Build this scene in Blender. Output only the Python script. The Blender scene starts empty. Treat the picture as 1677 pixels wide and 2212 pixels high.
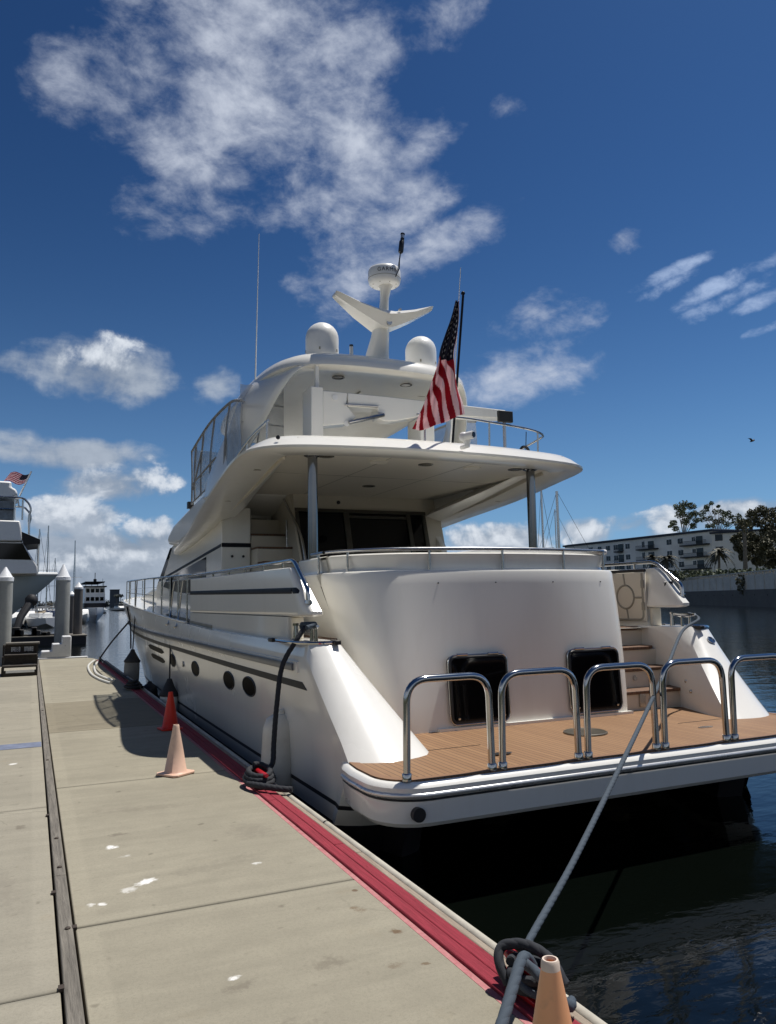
import bpy, bmesh, math, random
from mathutils import Vector, Matrix

sc = bpy.context.scene
COL = sc.collection
rad = math.radians

# ------------------------------------------------------------------ camera
CAM_H = 1.6
RM = ((0.9099336, -0.0307350, 0.4136136), (-0.4143912, -0.1090701, 0.9035395), (-0.0173426, 0.9935588, 0.1119829))
cam_d = bpy.data.cameras.new("camera")
cam = bpy.data.objects.new("camera", cam_d)
COL.objects.link(cam)
cam_d.sensor_fit = 'VERTICAL'
cam_d.sensor_height = 24.0
cam_d.lens = 24.0 * 1680.0 / 2212.4
cam_d.clip_start = 0.05
cam_d.clip_end = 6000
cam.matrix_world = Matrix(((RM[0][0], RM[0][1], -RM[0][2], 0.0),
                           (RM[1][0], RM[1][1], -RM[1][2], 0.0),
                           (RM[2][0], RM[2][1], -RM[2][2], CAM_H),
                           (0, 0, 0, 1)))
sc.camera = cam

# ------------------------------------------------------------------ colour management
sc.view_settings.view_transform = 'Standard'
sc.view_settings.look = 'None'
sc.view_settings.exposure = 0.0
sc.view_settings.gamma = 1.0
sc.view_settings.use_curve_mapping = False
sc.cycles.max_bounces = 8
sc.cycles.glossy_bounces = 4
sc.cycles.transmission_bounces = 4
sc.cycles.transparent_max_bounces = 12
sc.cycles.use_denoising = True
sc.cycles.caustics_reflective = False
sc.cycles.caustics_refractive = False

# ------------------------------------------------------------------ sun
SUN = Vector((0.35, 0.055, 0.935)).normalized()
sd = bpy.data.lights.new("sun", 'SUN')
sd.energy = 4.9
sd.angle = rad(0.53)
sd.color = (1.0, 0.955, 0.89)
so = bpy.data.objects.new("sun", sd)
so.rotation_euler = SUN.to_track_quat('Z', 'Y').to_euler()
so.location = (20, 0, 60)
COL.objects.link(so)

# ------------------------------------------------------------------ pixel helpers: direction / point at a depth
def pray(px, py):
    c = Vector((px - 838.5, 1106.2 - py, 1680.0))
    return Vector((sum(RM[i][k] * c[k] for k in range(3)) for i in range(3)))

def at_y(px, py, y):
    """world point seen at (px, py) at the given distance down the dock"""
    d = pray(px, py)
    return Vector((d.x * y / d.y, y, CAM_H + d.z * y / d.y))

def at_depth(px, py, depth):
    """world point seen at (px, py) at the given distance along the view axis"""
    d = pray(px, py) / 1680.0
    return Vector((d.x * depth, d.y * depth, CAM_H + d.z * depth))

# ------------------------------------------------------------------ world: physical sky with a procedural cloud layer
wd = bpy.data.worlds.new("World")
sc.world = wd
wd.use_nodes = True
nt = wd.node_tree
nt.nodes.clear()
def wn(t, **k):
    n = nt.nodes.new(t)
    for a, v in k.items():
        setattr(n, a, v)
    return n
def wl(a, b):
    nt.links.new(a, b)
def wmath(op, a, b=None, c=None, clamp=False):
    n = wn('ShaderNodeMath', operation=op)
    n.use_clamp = clamp
    for i, v in enumerate((a, b, c)):
        if v is None:
            continue
        if isinstance(v, (int, float)):
            n.inputs[i].default_value = v
        else:
            wl(v, n.inputs[i])
    return n.outputs[0]
SKY_STRENGTH = 0.10
out = wn('ShaderNodeOutputWorld')
bg = wn('ShaderNodeBackground')
bg.inputs['Strength'].default_value = SKY_STRENGTH
wl(bg.outputs[0], out.inputs['Surface'])
sky = wn('ShaderNodeTexSky')
sky.sky_type = 'NISHITA'
sky.sun_disc = False
sky.sun_elevation = math.asin(SUN.z)
sky.sun_rotation = math.atan2(SUN.x, SUN.y)
sky.altitude = 0
sky.air_density = 1.0
sky.dust_density = 0.5
sky.ozone_density = 3.0
tc = wn('ShaderNodeTexCoord')
DIR = tc.outputs['Generated']
lift = wn('ShaderNodeVectorMath', operation='MULTIPLY_ADD')
wl(DIR, lift.inputs[0])
lift.inputs[1].default_value = (1, 1, 0.92)
lift.inputs[2].default_value = (0, 0, 0.06)
wl(lift.outputs[0], sky.inputs['Vector'])
def wnoise(scale, detail, rough, dist, off, stretch=None):
    src = DIR
    mp = wn('ShaderNodeMapping')
    mp.inputs['Location'].default_value = off
    if stretch:
        mp.inputs['Rotation'].default_value = stretch[0]
        mp.inputs['Scale'].default_value = stretch[1]
    wl(src, mp.inputs['Vector'])
    n = wn('ShaderNodeTexNoise')
    n.inputs['Scale'].default_value = scale
    n.inputs['Detail'].default_value = detail
    n.inputs['Roughness'].default_value = rough
    n.inputs['Distortion'].default_value = dist
    wl(mp.outputs[0], n.inputs['Vector'])
    return n.outputs['Fac']
def blob_field(blobs):
    acc = None
    for (px, py, rx, ry, rot, s) in blobs:
        c = pray(px, py).normalized()
        a = rad(rot)
        e1 = pray(px + rx * math.cos(a), py - rx * math.sin(a)).normalized() - c
        e2 = pray(px + ry * math.sin(a), py + ry * math.cos(a)).normalized() - c
        comp = []
        for e in (e1, e2):
            e = e - c * e.dot(c)
            t = e / e.length_squared
            d = wn('ShaderNodeVectorMath', operation='DOT_PRODUCT')
            wl(DIR, d.inputs[0])
            d.inputs[1].default_value = t
            comp.append(d.outputs['Value'])
        q = wmath('MULTIPLY', comp[0], comp[0])
        q = wmath('MULTIPLY_ADD', comp[1], comp[1], q)
        m = wmath('MULTIPLY_ADD', q, -s, s)
        acc = m if acc is None else wmath('SMOOTH_MAX', acc, m, 0.25)
    return wmath('MAXIMUM', acc, -1.4)
CIRRUS = [(350, 130, 210, 120, 15, .75), (560, 80, 300, 170, 0, 1.0), (520, 250, 260, 130, -20, .95), (430, 330, 170, 90, -10, .85),
          (720, 260, 190, 130, -20, 1.0), (760, 380, 120, 80, -20, .85), (930, 300, 110, 40, 35, .6), (820, 470, 150, 75, 25, .75),
          (950, 530, 160, 42, 18, .65), (780, 600, 130, 70, 30, .6), (700, 420, 90, 40, 20, .6), (150, 170, 110, 70, 40, .55),
          (950, 45, 80, 50, 20, .45), (470, 440, 160, 50, 10, .35), (330, 410, 70, 40, 0, .3), (1085, 228, 42, 36, 0, .4), (630, 610, 36, 20, 0, .45),
          (1135, 815, 170, 58, 8, 1.1), (1110, 778, 130, 32, 15, .6), (1180, 690, 90, 45, 10, .35), (1350, 523, 30, 20, 0, .35)]
STREAKS = [(1450, 588, 95, 17, 22, .75), (1440, 618, 70, 16, 25, .5), (1545, 622, 110, 22, 24, .85), (1545, 660, 75, 20, 22, .65), (1640, 655, 80, 20, 20, .95), (1640, 610, 75, 18, 20, .5),
           (1660, 708, 60, 12, 18, .5), (1660, 570, 50, 14, 25, .5)]
GREY = [(230, 800, 170, 85, 0, .85), (50, 790, 90, 32, 0, .45), (290, 830, 120, 55, 0, .75), (170, 985, 180, 45, 0, .85), (255, 1048, 155, 48, 0, .9), (50, 970, 140, 40, 0, .6),
        (150, 1120, 150, 60, 0, .95), (330, 1170, 140, 60, 0, 1.0), (200, 1220, 330, 100, 0, 1.35), (480, 1210, 220, 90, 0, 1.1), (100, 1275, 480, 60, 0, 1.3),
        (470, 830, 60, 35, 20, .4), (1070, 1165, 140, 50, 0, .95), (1260, 1150, 70, 35, 0, .8), (1450, 1125, 170, 30, 4, .75), (1600, 1105, 190, 34, 4, .8), (1440, 1130, 70, 50, 25, .9), (1640, 1110, 90, 40, 0, .9)]
WHITE = [(262, 740, 62, 48, 0, 1.0), (205, 765, 90, 40, 0, .7), (355, 1035, 55, 40, -20, .95), (260, 1035, 130, 28, 0, .45), (150, 1098, 110, 36, 0, 1.0), (95, 1080, 30, 22, 0, .9), (285, 1140, 95, 38, 10, 1.0), (345, 1130, 60, 35, 0, .8),
         (230, 1195, 200, 22, 0, .6), (150, 1225, 160, 16, 0, .5), (1060, 1140, 110, 34, 0, 1.0), (1010, 1165, 90, 35, 0, .9), (1262, 1142, 52, 26, 0, .95), (1440, 1125, 50, 46, 30, 1.0), (1180, 1160, 60, 30, 0, .7),
         (1500, 1098, 190, 16, 5, .55), (1640, 1100, 60, 24, 0, .9), (460, 1170, 120, 40, 0, .8)]
def wramp(v, lo, hi):
    mr = wn('ShaderNodeMapRange', interpolation_type='SMOOTHSTEP')
    wl(v, mr.inputs['Value'])
    mr.inputs['From Min'].default_value = lo
    mr.inputs['From Max'].default_value = hi
    return mr.outputs['Result']
f_big = wnoise(4.5, 10.0, 0.60, 0.2, (3.1, 1.7, 0.4))
f_fine = wnoise(11.0, 14.0, 0.62, 0.25, (0.3, 4.7, 2.2), ((0.3, 0.5, -0.5), (1.0, 1.0, 1.5)))
f_cum = wnoise(16.0, 12.0, 0.58, 0.25, (7.3, 0.2, 1.9))
f_cum2 = wnoise(7.0, 10.0, 0.58, 0.2, (1.3, 6.2, 3.9), ((0, 0, 0), (1, 1, 2.4)))
f_up = wnoise(16.0, 12.0, 0.58, 0.25, (7.3, 0.2, 1.886))
# cirrus sheets
ci = blob_field(CIRRUS)
f_wisp = wnoise(26.0, 12.0, 0.62, 0.3, (5.3, 0.7, 1.2), ((0.2, 0.4, -0.7), (1.0, 1.0, 1.8)))
nz = wmath('MULTIPLY_ADD', f_fine, 3.4, wmath('MULTIPLY_ADD', f_big, 2.0, wmath('MULTIPLY', f_wisp, 1.7)))
ci = wmath('MULTIPLY_ADD', ci, 0.95, wmath('MULTIPLY_ADD', nz, 1.0, -3.72))
a_ci = wmath('MULTIPLY', wramp(ci, -0.55, 1.75), 0.95)
st = blob_field(STREAKS)
st = wmath('ADD', st, wmath('MULTIPLY_ADD', f_fine, 2.6, wmath('MULTIPLY_ADD', f_wisp, 2.6, -2.75)))
a_st = wmath('MULTIPLY', wramp(st, -0.2, 1.3), 0.72)
# cumulus: grey body, bright crowns
gr = blob_field(GREY)
gr = wmath('ADD', gr, wmath('MULTIPLY_ADD', f_cum, 2.0, wmath('MULTIPLY_ADD', f_cum2, 2.0, -2.05)))
a_gr = wmath('MULTIPLY', wramp(gr, 0.0, 0.9), 0.95)
wh = blob_field(WHITE)
rel = wmath('MULTIPLY', wmath('SUBTRACT', f_cum, f_up), 5.0)
wh = wmath('ADD', wmath('ADD', wh, rel), wmath('MULTIPLY_ADD', f_cum, 1.7, wmath('MULTIPLY_ADD', f_cum2, 1.4, -1.55)))
a_wh = wmath('MULTIPLY', wramp(wh, 0.0, 1.6), wramp(gr, 0.1, 0.5))
def wmix(fac, a, b):
    m = wn('ShaderNodeMix', data_type='RGBA')
    if isinstance(fac, (int, float)):
        m.inputs['Factor'].default_value = fac
    else:
        wl(fac, m.inputs['Factor'])
    for i, v in ((6, a), (7, b)):
        if isinstance(v, tuple):
            m.inputs[i].default_value = (v[0], v[1], v[2], 1)
        else:
            wl(v, m.inputs[i])
    return m.outputs[2]
K = 1.0 / SKY_STRENGTH
def kc(r, g, b):
    return (r * K, g * K, b * K)
sk0 = wn('ShaderNodeVectorMath', operation='SCALE')
wl(sky.outputs[0], sk0.inputs[0])
sk0.inputs['Scale'].default_value = SKY_STRENGTH
skg = wn('ShaderNodeGamma')
skg.inputs['Gamma'].default_value = 2.0
wl(sk0.outputs[0], skg.inputs['Color'])
skyc = wn('ShaderNodeVectorMath', operation='MULTIPLY')
wl(skg.outputs[0], skyc.inputs[0])
skyc.inputs[1].default_value = (1.08 * K, 1.32 * K, 1.16 * K)
sepd = wn('ShaderNodeSeparateXYZ')
wl(DIR, sepd.inputs[0])
haze = wmath('MULTIPLY', wmath('POWER', wmath('SUBTRACT', 1.0, wmath('MAXIMUM', sepd.outputs[2], 0.0), clamp=True), 7.0), 0.9)
hz = wmix(haze, skyc.outputs[0], kc(.26, .43, .70))
# unseen low cloud added behind the camera for neutral reflections and less blue cast
bk_ = wn('ShaderNodeVectorMath', operation='DOT_PRODUCT')
wl(DIR, bk_.inputs[0])
bk_.inputs[1].default_value = (-0.416, -0.909, 0.0)
a_bk = wmath('MULTIPLY', wmath('MULTIPLY', wramp(f_cum2, .38, .56), wramp(bk_.outputs['Value'], -.45, .1)), wmath('SUBTRACT', 1.0, wramp(sepd.outputs[2], .22, .62)))
hz = wmix(wmath('MULTIPLY', a_bk, .9), hz, kc(.56, .59, .63))
c = wmix(a_ci, hz, kc(.62, .67, .77))
c = wmix(a_st, c, kc(.50, .62, .85))
c = wmix(a_gr, c, wmix(wramp(wmath('ADD', wmath('MULTIPLY', f_cum2, .6), wmath('MULTIPLY', f_cum, .4)), .38, .62), kc(.25, .30, .38), kc(.42, .48, .57)))
c = wmix(a_wh, c, kc(.72, .77, .84))
wl(c, bg.inputs['Color'])
wd.cycles.sampling_method = 'MANUAL'
wd.cycles.sample_map_resolution = 512

# ------------------------------------------------------------------ mesh helpers
class MB:
    """collects shapes and links them as one mesh object"""
    def __init__(self):
        self.v, self.f, self.m = [], [], []
        self.mi = 0
    def add(self, vs, fs):
        o = len(self.v)
        self.v += [Vector(p) for p in vs]
        for f in fs:
            self.f.append([i + o for i in f])
            self.m.append(self.mi)
        return self
    def box(self, x0, x1, y0, y1, z0, z1, M=None):
        vs = [Vector((x, y, z)) for x in (x0, x1) for y in (y0, y1) for z in (z0, z1)]
        if M:
            vs = [M @ p for p in vs]
        return self.add(vs, [(0, 1, 3, 2), (4, 6, 7, 5), (0, 4, 5, 1), (2, 3, 7, 6), (0, 2, 6, 4), (1, 5, 7, 3)])
    def beam(self, a, b, w, h):
        a, b = Vector(a), Vector(b)
        d = (b - a)
        L = d.length
        d.normalize()
        s = d.cross(Vector((0, 0, 1)))
        if s.length < 1e-4:
            s = Vector((1, 0, 0))
        s.normalize()
        u = s.cross(d)
        M = Matrix(((s.x, d.x, u.x, a.x), (s.y, d.y, u.y, a.y), (s.z, d.z, u.z, a.z), (0, 0, 0, 1)))
        return self.box(-w / 2, w / 2, 0, L, -h / 2, h / 2, M)
    def tube(self, pts, r, n=10, closed=False, cap=True):
        pts = [Vector(p) for p in pts]
        N = len(pts)
        rs = r if isinstance(r, (list, tuple)) else [r] * N
        tang = []
        for i in range(N):
            if closed:
                t = pts[(i + 1) % N] - pts[i - 1]
            else:
                t = pts[min(i + 1, N - 1)] - pts[max(i - 1, 0)]
            if t.length < 1e-9:
                t = Vector((0, 0, 1))
            tang.append(t.normalized())
        ref = Vector((0, 0, 1)) if abs(tang[0].z) < .9 else Vector((1, 0, 0))
        u = tang[0].cross(ref).normalized()
        vs = []
        for i in range(N):
            u = u - tang[i] * u.dot(tang[i])
            u.normalize()
            w = tang[i].cross(u)
            for k in range(n):
                a = 2 * math.pi * k / n
                vs.append(pts[i] + (u * math.cos(a) + w * math.sin(a)) * rs[i])
        fs = []
        for i in range(N if closed else N - 1):
            j = (i + 1) % N
            for k in range(n):
                l = (k + 1) % n
                fs.append((i * n + k, i * n + l, j * n + l, j * n + k))
        if cap and not closed:
            fs.append(tuple(range(n))[::-1])
            fs.append(tuple((N - 1) * n + k for k in range(n)))
        return self.add(vs, fs)
    def lathe(self, prof, c=(0, 0, 0), n=24, M=None):
        c = Vector(c)
        vs, idx = [], []
        for (r, z) in prof:
            if r < 1e-6:
                idx.append([len(vs)] * n)
                vs.append(Vector((0, 0, z)))
            else:
                idx.append([len(vs) + k for k in range(n)])
                vs += [Vector((r * math.cos(2 * math.pi * k / n), r * math.sin(2 * math.pi * k / n), z)) for k in range(n)]
        fs = []
        for i in range(len(prof) - 1):
            for k in range(n):
                l = (k + 1) % n
                q = [idx[i][k], idx[i][l], idx[i + 1][l], idx[i + 1][k]]
                q2 = []
                for t in q:
                    if t not in q2:
                        q2.append(t)
                if len(q2) > 2:
                    fs.append(q2)
        if prof[0][0] > 1e-6:
            fs.append(idx[0][::-1])
        if prof[-1][0] > 1e-6:
            fs.append(idx[-1])
        if M:
            vs = [M @ p for p in vs]
        return self.add([p + c for p in vs], fs)
    def loft(self, rings, closed=True, cap0=True, cap1=True):
        n = len(rings[0])
        vs = [p for r in rings for p in r]
        fs = []
        for i in range(len(rings) - 1):
            for k in range(n if closed else n - 1):
                l = (k + 1) % n
                fs.append((i * n + k, i * n + l, (i + 1) * n + l, (i + 1) * n + k))
        if closed and cap0:
            fs.append(tuple(range(n))[::-1])
        if closed and cap1:
            fs.append(tuple((len(rings) - 1) * n + k for k in range(n)))
        return self.add(vs, fs)
    def prism(self, poly, fn, w0, w1):
        """poly: 2-D outline; fn(u, v, w) -> point; extruded from w0 to w1"""
        n = len(poly)
        vs = [fn(u, v, w0) for u, v in poly] + [fn(u, v, w1) for u, v in poly]
        fs = [tuple(range(n))[::-1], tuple(range(n, 2 * n))]
        for k in range(n):
            l = (k + 1) % n
            fs.append((k, l, n + l, n + k))
        return self.add(vs, fs)
    def sphere(self, c, r, n=12, sz=(1, 1, 1)):
        m = n // 2
        prof = [(r * math.sin(math.pi * i / m), -r * math.cos(math.pi * i / m)) for i in range(m + 1)]
        prof[0] = (0, -r)
        prof[-1] = (0, r)
        M = Matrix.Diagonal((sz[0], sz[1], sz[2], 1))
        return self.lathe(prof, c, n, M)
    def build(self, name, mat, parent=None, angle=35, bevel=0.0, seg=2, sub=0, origin=None, flip=True):
        org = Vector((0, 0, 0))
        p = parent
        while p is not None:
            org += p.location
            p = p.parent
        loc = Vector((0, 0, 0))
        if origin is not None:
            loc = Vector(origin) - org
        base = org + loc
        me = bpy.data.meshes.new(name)
        me.from_pydata([tuple(q - base) for q in self.v], [], self.f)
        mats = mat if isinstance(mat, (list, tuple)) else [mat]
        for x in mats:
            me.materials.append(x)
        for i, pl in enumerate(me.polygons):
            pl.material_index = self.m[i]
        if flip:
            b = bmesh.new()
            b.from_mesh(me)
            bmesh.ops.recalc_face_normals(b, faces=b.faces)
            b.to_mesh(me)
            b.free()
        me.shade_smooth()
        me.set_sharp_from_angle(angle=rad(angle))
        o = bpy.data.objects.new(name, me)
        o.location = loc
        COL.objects.link(o)
        if parent is not None:
            o.parent = parent
        if bevel > 0:
            md = o.modifiers.new("bevel", 'BEVEL')
            md.width = bevel
            md.segments = seg
            md.limit_method = 'ANGLE'
            md.angle_limit = rad(40)
            md.harden_normals = False
        if sub:
            md = o.modifiers.new("sub", 'SUBSURF')
            md.levels = sub
            md.render_levels = sub
        return o

def tag(o, label, cat, group=None):
    o['label'] = label
    o['category'] = cat
    if group:
        o['group'] = group
    return o
def thing(name, loc, label, cat, group=None):
    o = bpy.data.objects.new(name, None)
    o.location = loc
    o.empty_display_size = 0.3
    COL.objects.link(o)
    return tag(o, label, cat, group)
def struct(o):
    o['kind'] = 'structure'
    return o
def copy_tree(o, parent=None):
    c = o.copy()
    COL.objects.link(c)
    c.parent = parent
    for ch in list(o.children):
        copy_tree(ch, c)
    return c
def lerp(a, b, t):
    return a + (b - a) * t
def interp(x, table):
    if x <= table[0][0]:
        return table[0][1]
    for (x0, y0), (x1, y1) in zip(table, table[1:]):
        if x <= x1:
            t = (x - x0) / (x1 - x0)
            return lerp(y0, y1, t)
    return table[-1][1]
def smooth(x, table):
    """monotone-ish cubic through the table"""
    if x <= table[0][0]:
        return table[0][1]
    if x >= table[-1][0]:
        return table[-1][1]
    for i in range(len(table) - 1):
        x0, y0 = table[i]
        x1, y1 = table[i + 1]
        if x <= x1:
            xm, ym = table[i - 1] if i > 0 else (2 * x0 - x1, 2 * y0 - y1)
            xp, yp = table[i + 2] if i + 2 < len(table) else (2 * x1 - x0, 2 * y1 - y0)
            m0 = (y1 - ym) / (x1 - xm) * (x1 - x0)
            m1 = (yp - y0) / (xp - x0) * (x1 - x0)
            t = (x - x0) / (x1 - x0)
            return (2 * t ** 3 - 3 * t * t + 1) * y0 + (t ** 3 - 2 * t * t + t) * m0 + (-2 * t ** 3 + 3 * t * t) * y1 + (t ** 3 - t * t) * m1
def catmull(pts, k=8):
    pts = [Vector(p) for p in pts]
    res = []
    for i in range(len(pts) - 1):
        p0 = pts[i - 1] if i else pts[0] * 2 - pts[1]
        p1, p2 = pts[i], pts[i + 1]
        p3 = pts[i + 2] if i + 2 < len(pts) else p2 * 2 - p1
        for j in range(k):
            t = j / k
            res.append(0.5 * ((2 * p1) + (p2 - p0) * t + (2 * p0 - 5 * p1 + 4 * p2 - p3) * t * t + (-p0 + 3 * p1 - 3 * p2 + p3) * t ** 3))
    res.append(pts[-1])
    return res
def rounded(pts, r, k=5, closed=False):
    """fillet the corners of a polyline"""
    pts = [Vector(p) for p in pts]
    n = len(pts)
    res = []
    for i in range(n):
        if not closed and i in (0, n - 1):
            res.append(pts[i])
            continue
        a, b, c = pts[i - 1], pts[i], pts[(i + 1) % n]
        d1, d2 = (a - b), (c - b)
        rr = min(r, d1.length * .49, d2.length * .49)
        p, q = b + d1.normalized() * rr, b + d2.normalized() * rr
        for j in range(k + 1):
            t = j / k
            res.append(p * (1 - t) ** 2 + b * 2 * t * (1 - t) + q * t * t)
    return res

# ------------------------------------------------------------------ materials
def new_mat(name):
    m = bpy.data.materials.new(name)
    m.use_nodes = True
    n = m.node_tree
    bs = n.nodes['Principled BSDF']
    return m, n, bs
def N(n, t, **k):
    x = n.nodes.new(t)
    for a, v in k.items():
        setattr(x, a, v)
    return x
def coords(n, kind='Object', scale=(1, 1, 1), loc=(0, 0, 0)):
    t = N(n, 'ShaderNodeTexCoord') if kind != 'Position' else N(n, 'ShaderNodeNewGeometry')
    mp = N(n, 'ShaderNodeMapping')
    mp.inputs['Scale'].default_value = scale
    mp.inputs['Location'].default_value = loc
    n.links.new(t.outputs[kind], mp.inputs['Vector'])
    return mp.outputs[0]
def noise(n, vec, scale, detail=5, rough=.55, dist=0):
    x = N(n, 'ShaderNodeTexNoise')
    x.inputs['Scale'].default_value = scale
    x.inputs['Detail'].default_value = detail
    x.inputs['Roughness'].default_value = rough
    x.inputs['Distortion'].default_value = dist
    n.links.new(vec, x.inputs['Vector'])
    return x.outputs['Fac']
def ramp(n, v, stops):
    r = N(n, 'ShaderNodeValToRGB')
    e = r.color_ramp.elements
    while len(e) < len(stops):
        e.new(0.5)
    for x, (p, c) in zip(e, stops):
        x.position = p
        x.color = c if len(c) == 4 else (c[0], c[1], c[2], 1)
    n.links.new(v, r.inputs['Fac'])
    return r.outputs['Color']
def mixc(n, fac, a, b, mode='MIX'):
    m = N(n, 'ShaderNodeMix', data_type='RGBA', blend_type=mode)
    for i, v in ((0, fac), (6, a), (7, b)):
        if isinstance(v, (int, float)):
            m.inputs[i].default_value = v
        elif isinstance(v, tuple):
            m.inputs[i].default_value = (v[0], v[1], v[2], 1)
        else:
            n.links.new(v, m.inputs[i])
    return m.outputs[2]
def mth(n, op, a, b=None, c=None, clamp=False):
    m = N(n, 'ShaderNodeMath', operation=op)
    m.use_clamp = clamp
    for i, v in enumerate((a, b, c)):
        if v is None:
            continue
        if isinstance(v, (int, float)):
            m.inputs[i].default_value = v
        else:
            n.links.new(v, m.inputs[i])
    return m.outputs[0]
def bump(n, bs, h, strength=.3, dist=.01):
    b = N(n, 'ShaderNodeBump')
    b.inputs['Strength'].default_value = strength
    b.inputs['Distance'].default_value = dist
    n.links.new(h, b.inputs['Height'])
    n.links.new(b.outputs[0], bs.inputs['Normal'])
def simple(name, col, rough=.5, metal=0.0, var=.12, scale=6.0, bmp=0.0, bscale=40, spec=.5, coat=0.0, kind='Object', rvar=.1):
    m, n, bs = new_mat(name)
    v = coords(n, kind)
    f = noise(n, v, scale, 6)
    lo = tuple(x * (1 - var) for x in col)
    hi = tuple(min(1, x * (1 + var)) for x in col)
    n.links.new(ramp(n, f, [(.3, lo), (.7, hi)]), bs.inputs['Base Color'])
    rr = mth(n, 'MULTIPLY_ADD', f, rvar, rough - rvar / 2)
    n.links.new(rr, bs.inputs['Roughness'])
    bs.inputs['Metallic'].default_value = metal
    bs.inputs['Specular IOR Level'].default_value = spec
    bs.inputs['Coat Weight'].default_value = coat
    bs.inputs['Coat Roughness'].default_value = .06
    if bmp > 0:
        bump(n, bs, noise(n, v, bscale, 4), bmp, .01)
    return m

def gelcoat(name, col, rough=.22, coat=.35, streak=.06):
    m, n, bs = new_mat(name)
    v = coords(n, 'Position')
    f = noise(n, v, .7, 5)
    s = noise(n, coords(n, 'Position', (3.0, 3.0, .25)), 2.2, 6, .6)
    c0 = mixc(n, mth(n, 'MULTIPLY', f, .25), col, tuple(x * .90 for x in col))
    st = ramp(n, s, [(.52, (0, 0, 0)), (.85, (1, 1, 1))])
    c1 = mixc(n, mth(n, 'MULTIPLY', st, streak * 4), c0, (col[0] * .72, col[1] * .69, col[2] * .62))
    n.links.new(c1, bs.inputs['Base Color'])
    n.links.new(mth(n, 'MULTIPLY_ADD', f, .16, rough - .08), bs.inputs['Roughness'])
    bs.inputs['Coat Weight'].default_value = coat
    bs.inputs['Coat Roughness'].default_value = .10
    bump(n, bs, noise(n, v, 1.6, 2), .06, .02)
    return m
M = {}
M['gel'] = gelcoat('gelcoat_white', (.84, .82, .755))
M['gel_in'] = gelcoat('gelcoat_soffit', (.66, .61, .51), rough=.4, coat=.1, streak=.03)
M['gel_hull'] = gelcoat('gelcoat_hull', (.84, .825, .775), rough=.26, coat=.6, streak=.05)
M['chrome'] = simple('stainless_steel', (.50, .49, .475), .11, 1.0, .05, 8)
M['bright_rail'] = simple('polished_rub_rail', (.74, .74, .73), .28, .55, .06, 5)
M['steel_dull'] = simple('brushed_steel', (.50, .50, .49), .26, 1.0, .08, 10)
M['black'] = simple('black_plastic', (.012, .012, .014), .4, 0, .2)
M['port_glass'] = simple('porthole_glass', (.006, .006, .006), .35, 0, .2, spec=.08)
M['port_glass'].node_tree.nodes['Principled BSDF'].inputs['IOR'].default_value = 1.12
M['black_glass'] = simple('black_glass', (.004, .004, .005), .06, 0, .1, coat=.0, spec=.35, rvar=.03)
M['rubber'] = simple('black_rubber', (.018, .018, .02), .6, 0, .25, bmp=.2)
M['stripe'] = simple('navy_stripe', (.008, .009, .014), .5, 0, .1, spec=.2)
M['pillar_steel'] = simple('dark_reflection_steel', (.20, .20, .20), .12, 1.0, .06, 8)  # stainless with the dark reflection of the cockpit put into its base colour
M['greystripe'] = simple('grey_hull_stripe', (.038, .038, .036), .5, 0, .1, spec=.25)
M['rubrail'] = simple('rub_rail_steel', (.13, .145, .175), .3, .5, .15, 4)
M['gasket'] = simple('grey_gasket', (.30, .28, .23), .6, 0, .15)
M['white_plastic'] = simple('white_plastic', (.80, .80, .78), .35, 0, .03)
M['boot'] = simple('antifouling_black', (.012, .012, .016), .6, 0, .3)
M['darkint'] = simple('dark_interior', (.02, .018, .016), .7, 0, .3)
M['fascia_trim'] = simple('door_frame_alloy', (.10, .095, .08), .35, .6, .1)

def mat_teak(name, c1, c2, pitch, caulk=True):
    m, n, bs = new_mat(name)
    v = coords(n, 'Position')
    sx = N(n, 'ShaderNodeSeparateXYZ')
    n.links.new(v, sx.inputs[0])
    t = mth(n, 'MULTIPLY', sx.outputs[0], 1.0 / pitch)
    fr = mth(n, 'FRACT', t)
    idx = mth(n, 'FLOOR', t)
    wnz = N(n, 'ShaderNodeTexWhiteNoise', noise_dimensions='1D')
    n.links.new(idx, wnz.inputs['W'])
    grain = noise(n, coords(n, 'Position', (14, 1.2, 14)), 5, 8, .6)
    base = mixc(n, wnz.outputs['Value'], c1, c2)
    base = mixc(n, mth(n, 'MULTIPLY', grain, .55), base, tuple(x * .62 for x in c1))
    big = noise(n, v, 1.3, 5)
    base = mixc(n, mth(n, 'MULTIPLY', ramp(n, big, [(.5, (0, 0, 0)), (.75, (1, 1, 1))]), .35), base, tuple(x * .75 for x in c2))
    if caulk:
        line = mth(n, 'LESS_THAN', fr, .13)
        base = mixc(n, mth(n, 'MULTIPLY', line, .8), base, (.04, .024, .015))
    n.links.new(base, bs.inputs['Base Color'])
    bs.inputs['Roughness'].default_value = .65
    bump(n, bs, grain, .15, .004)
    return m
M['teak'] = mat_teak('teak_deck', (.265, .140, .062), (.335, .185, .085), .055)
M['teak_margin'] = mat_teak('teak_margin', (.24, .125, .062), (.275, .145, .072), 4.0, False)
M['teak_dark'] = mat_teak('teak_tread', (.16, .085, .05), (.21, .115, .065), .06)

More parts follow.
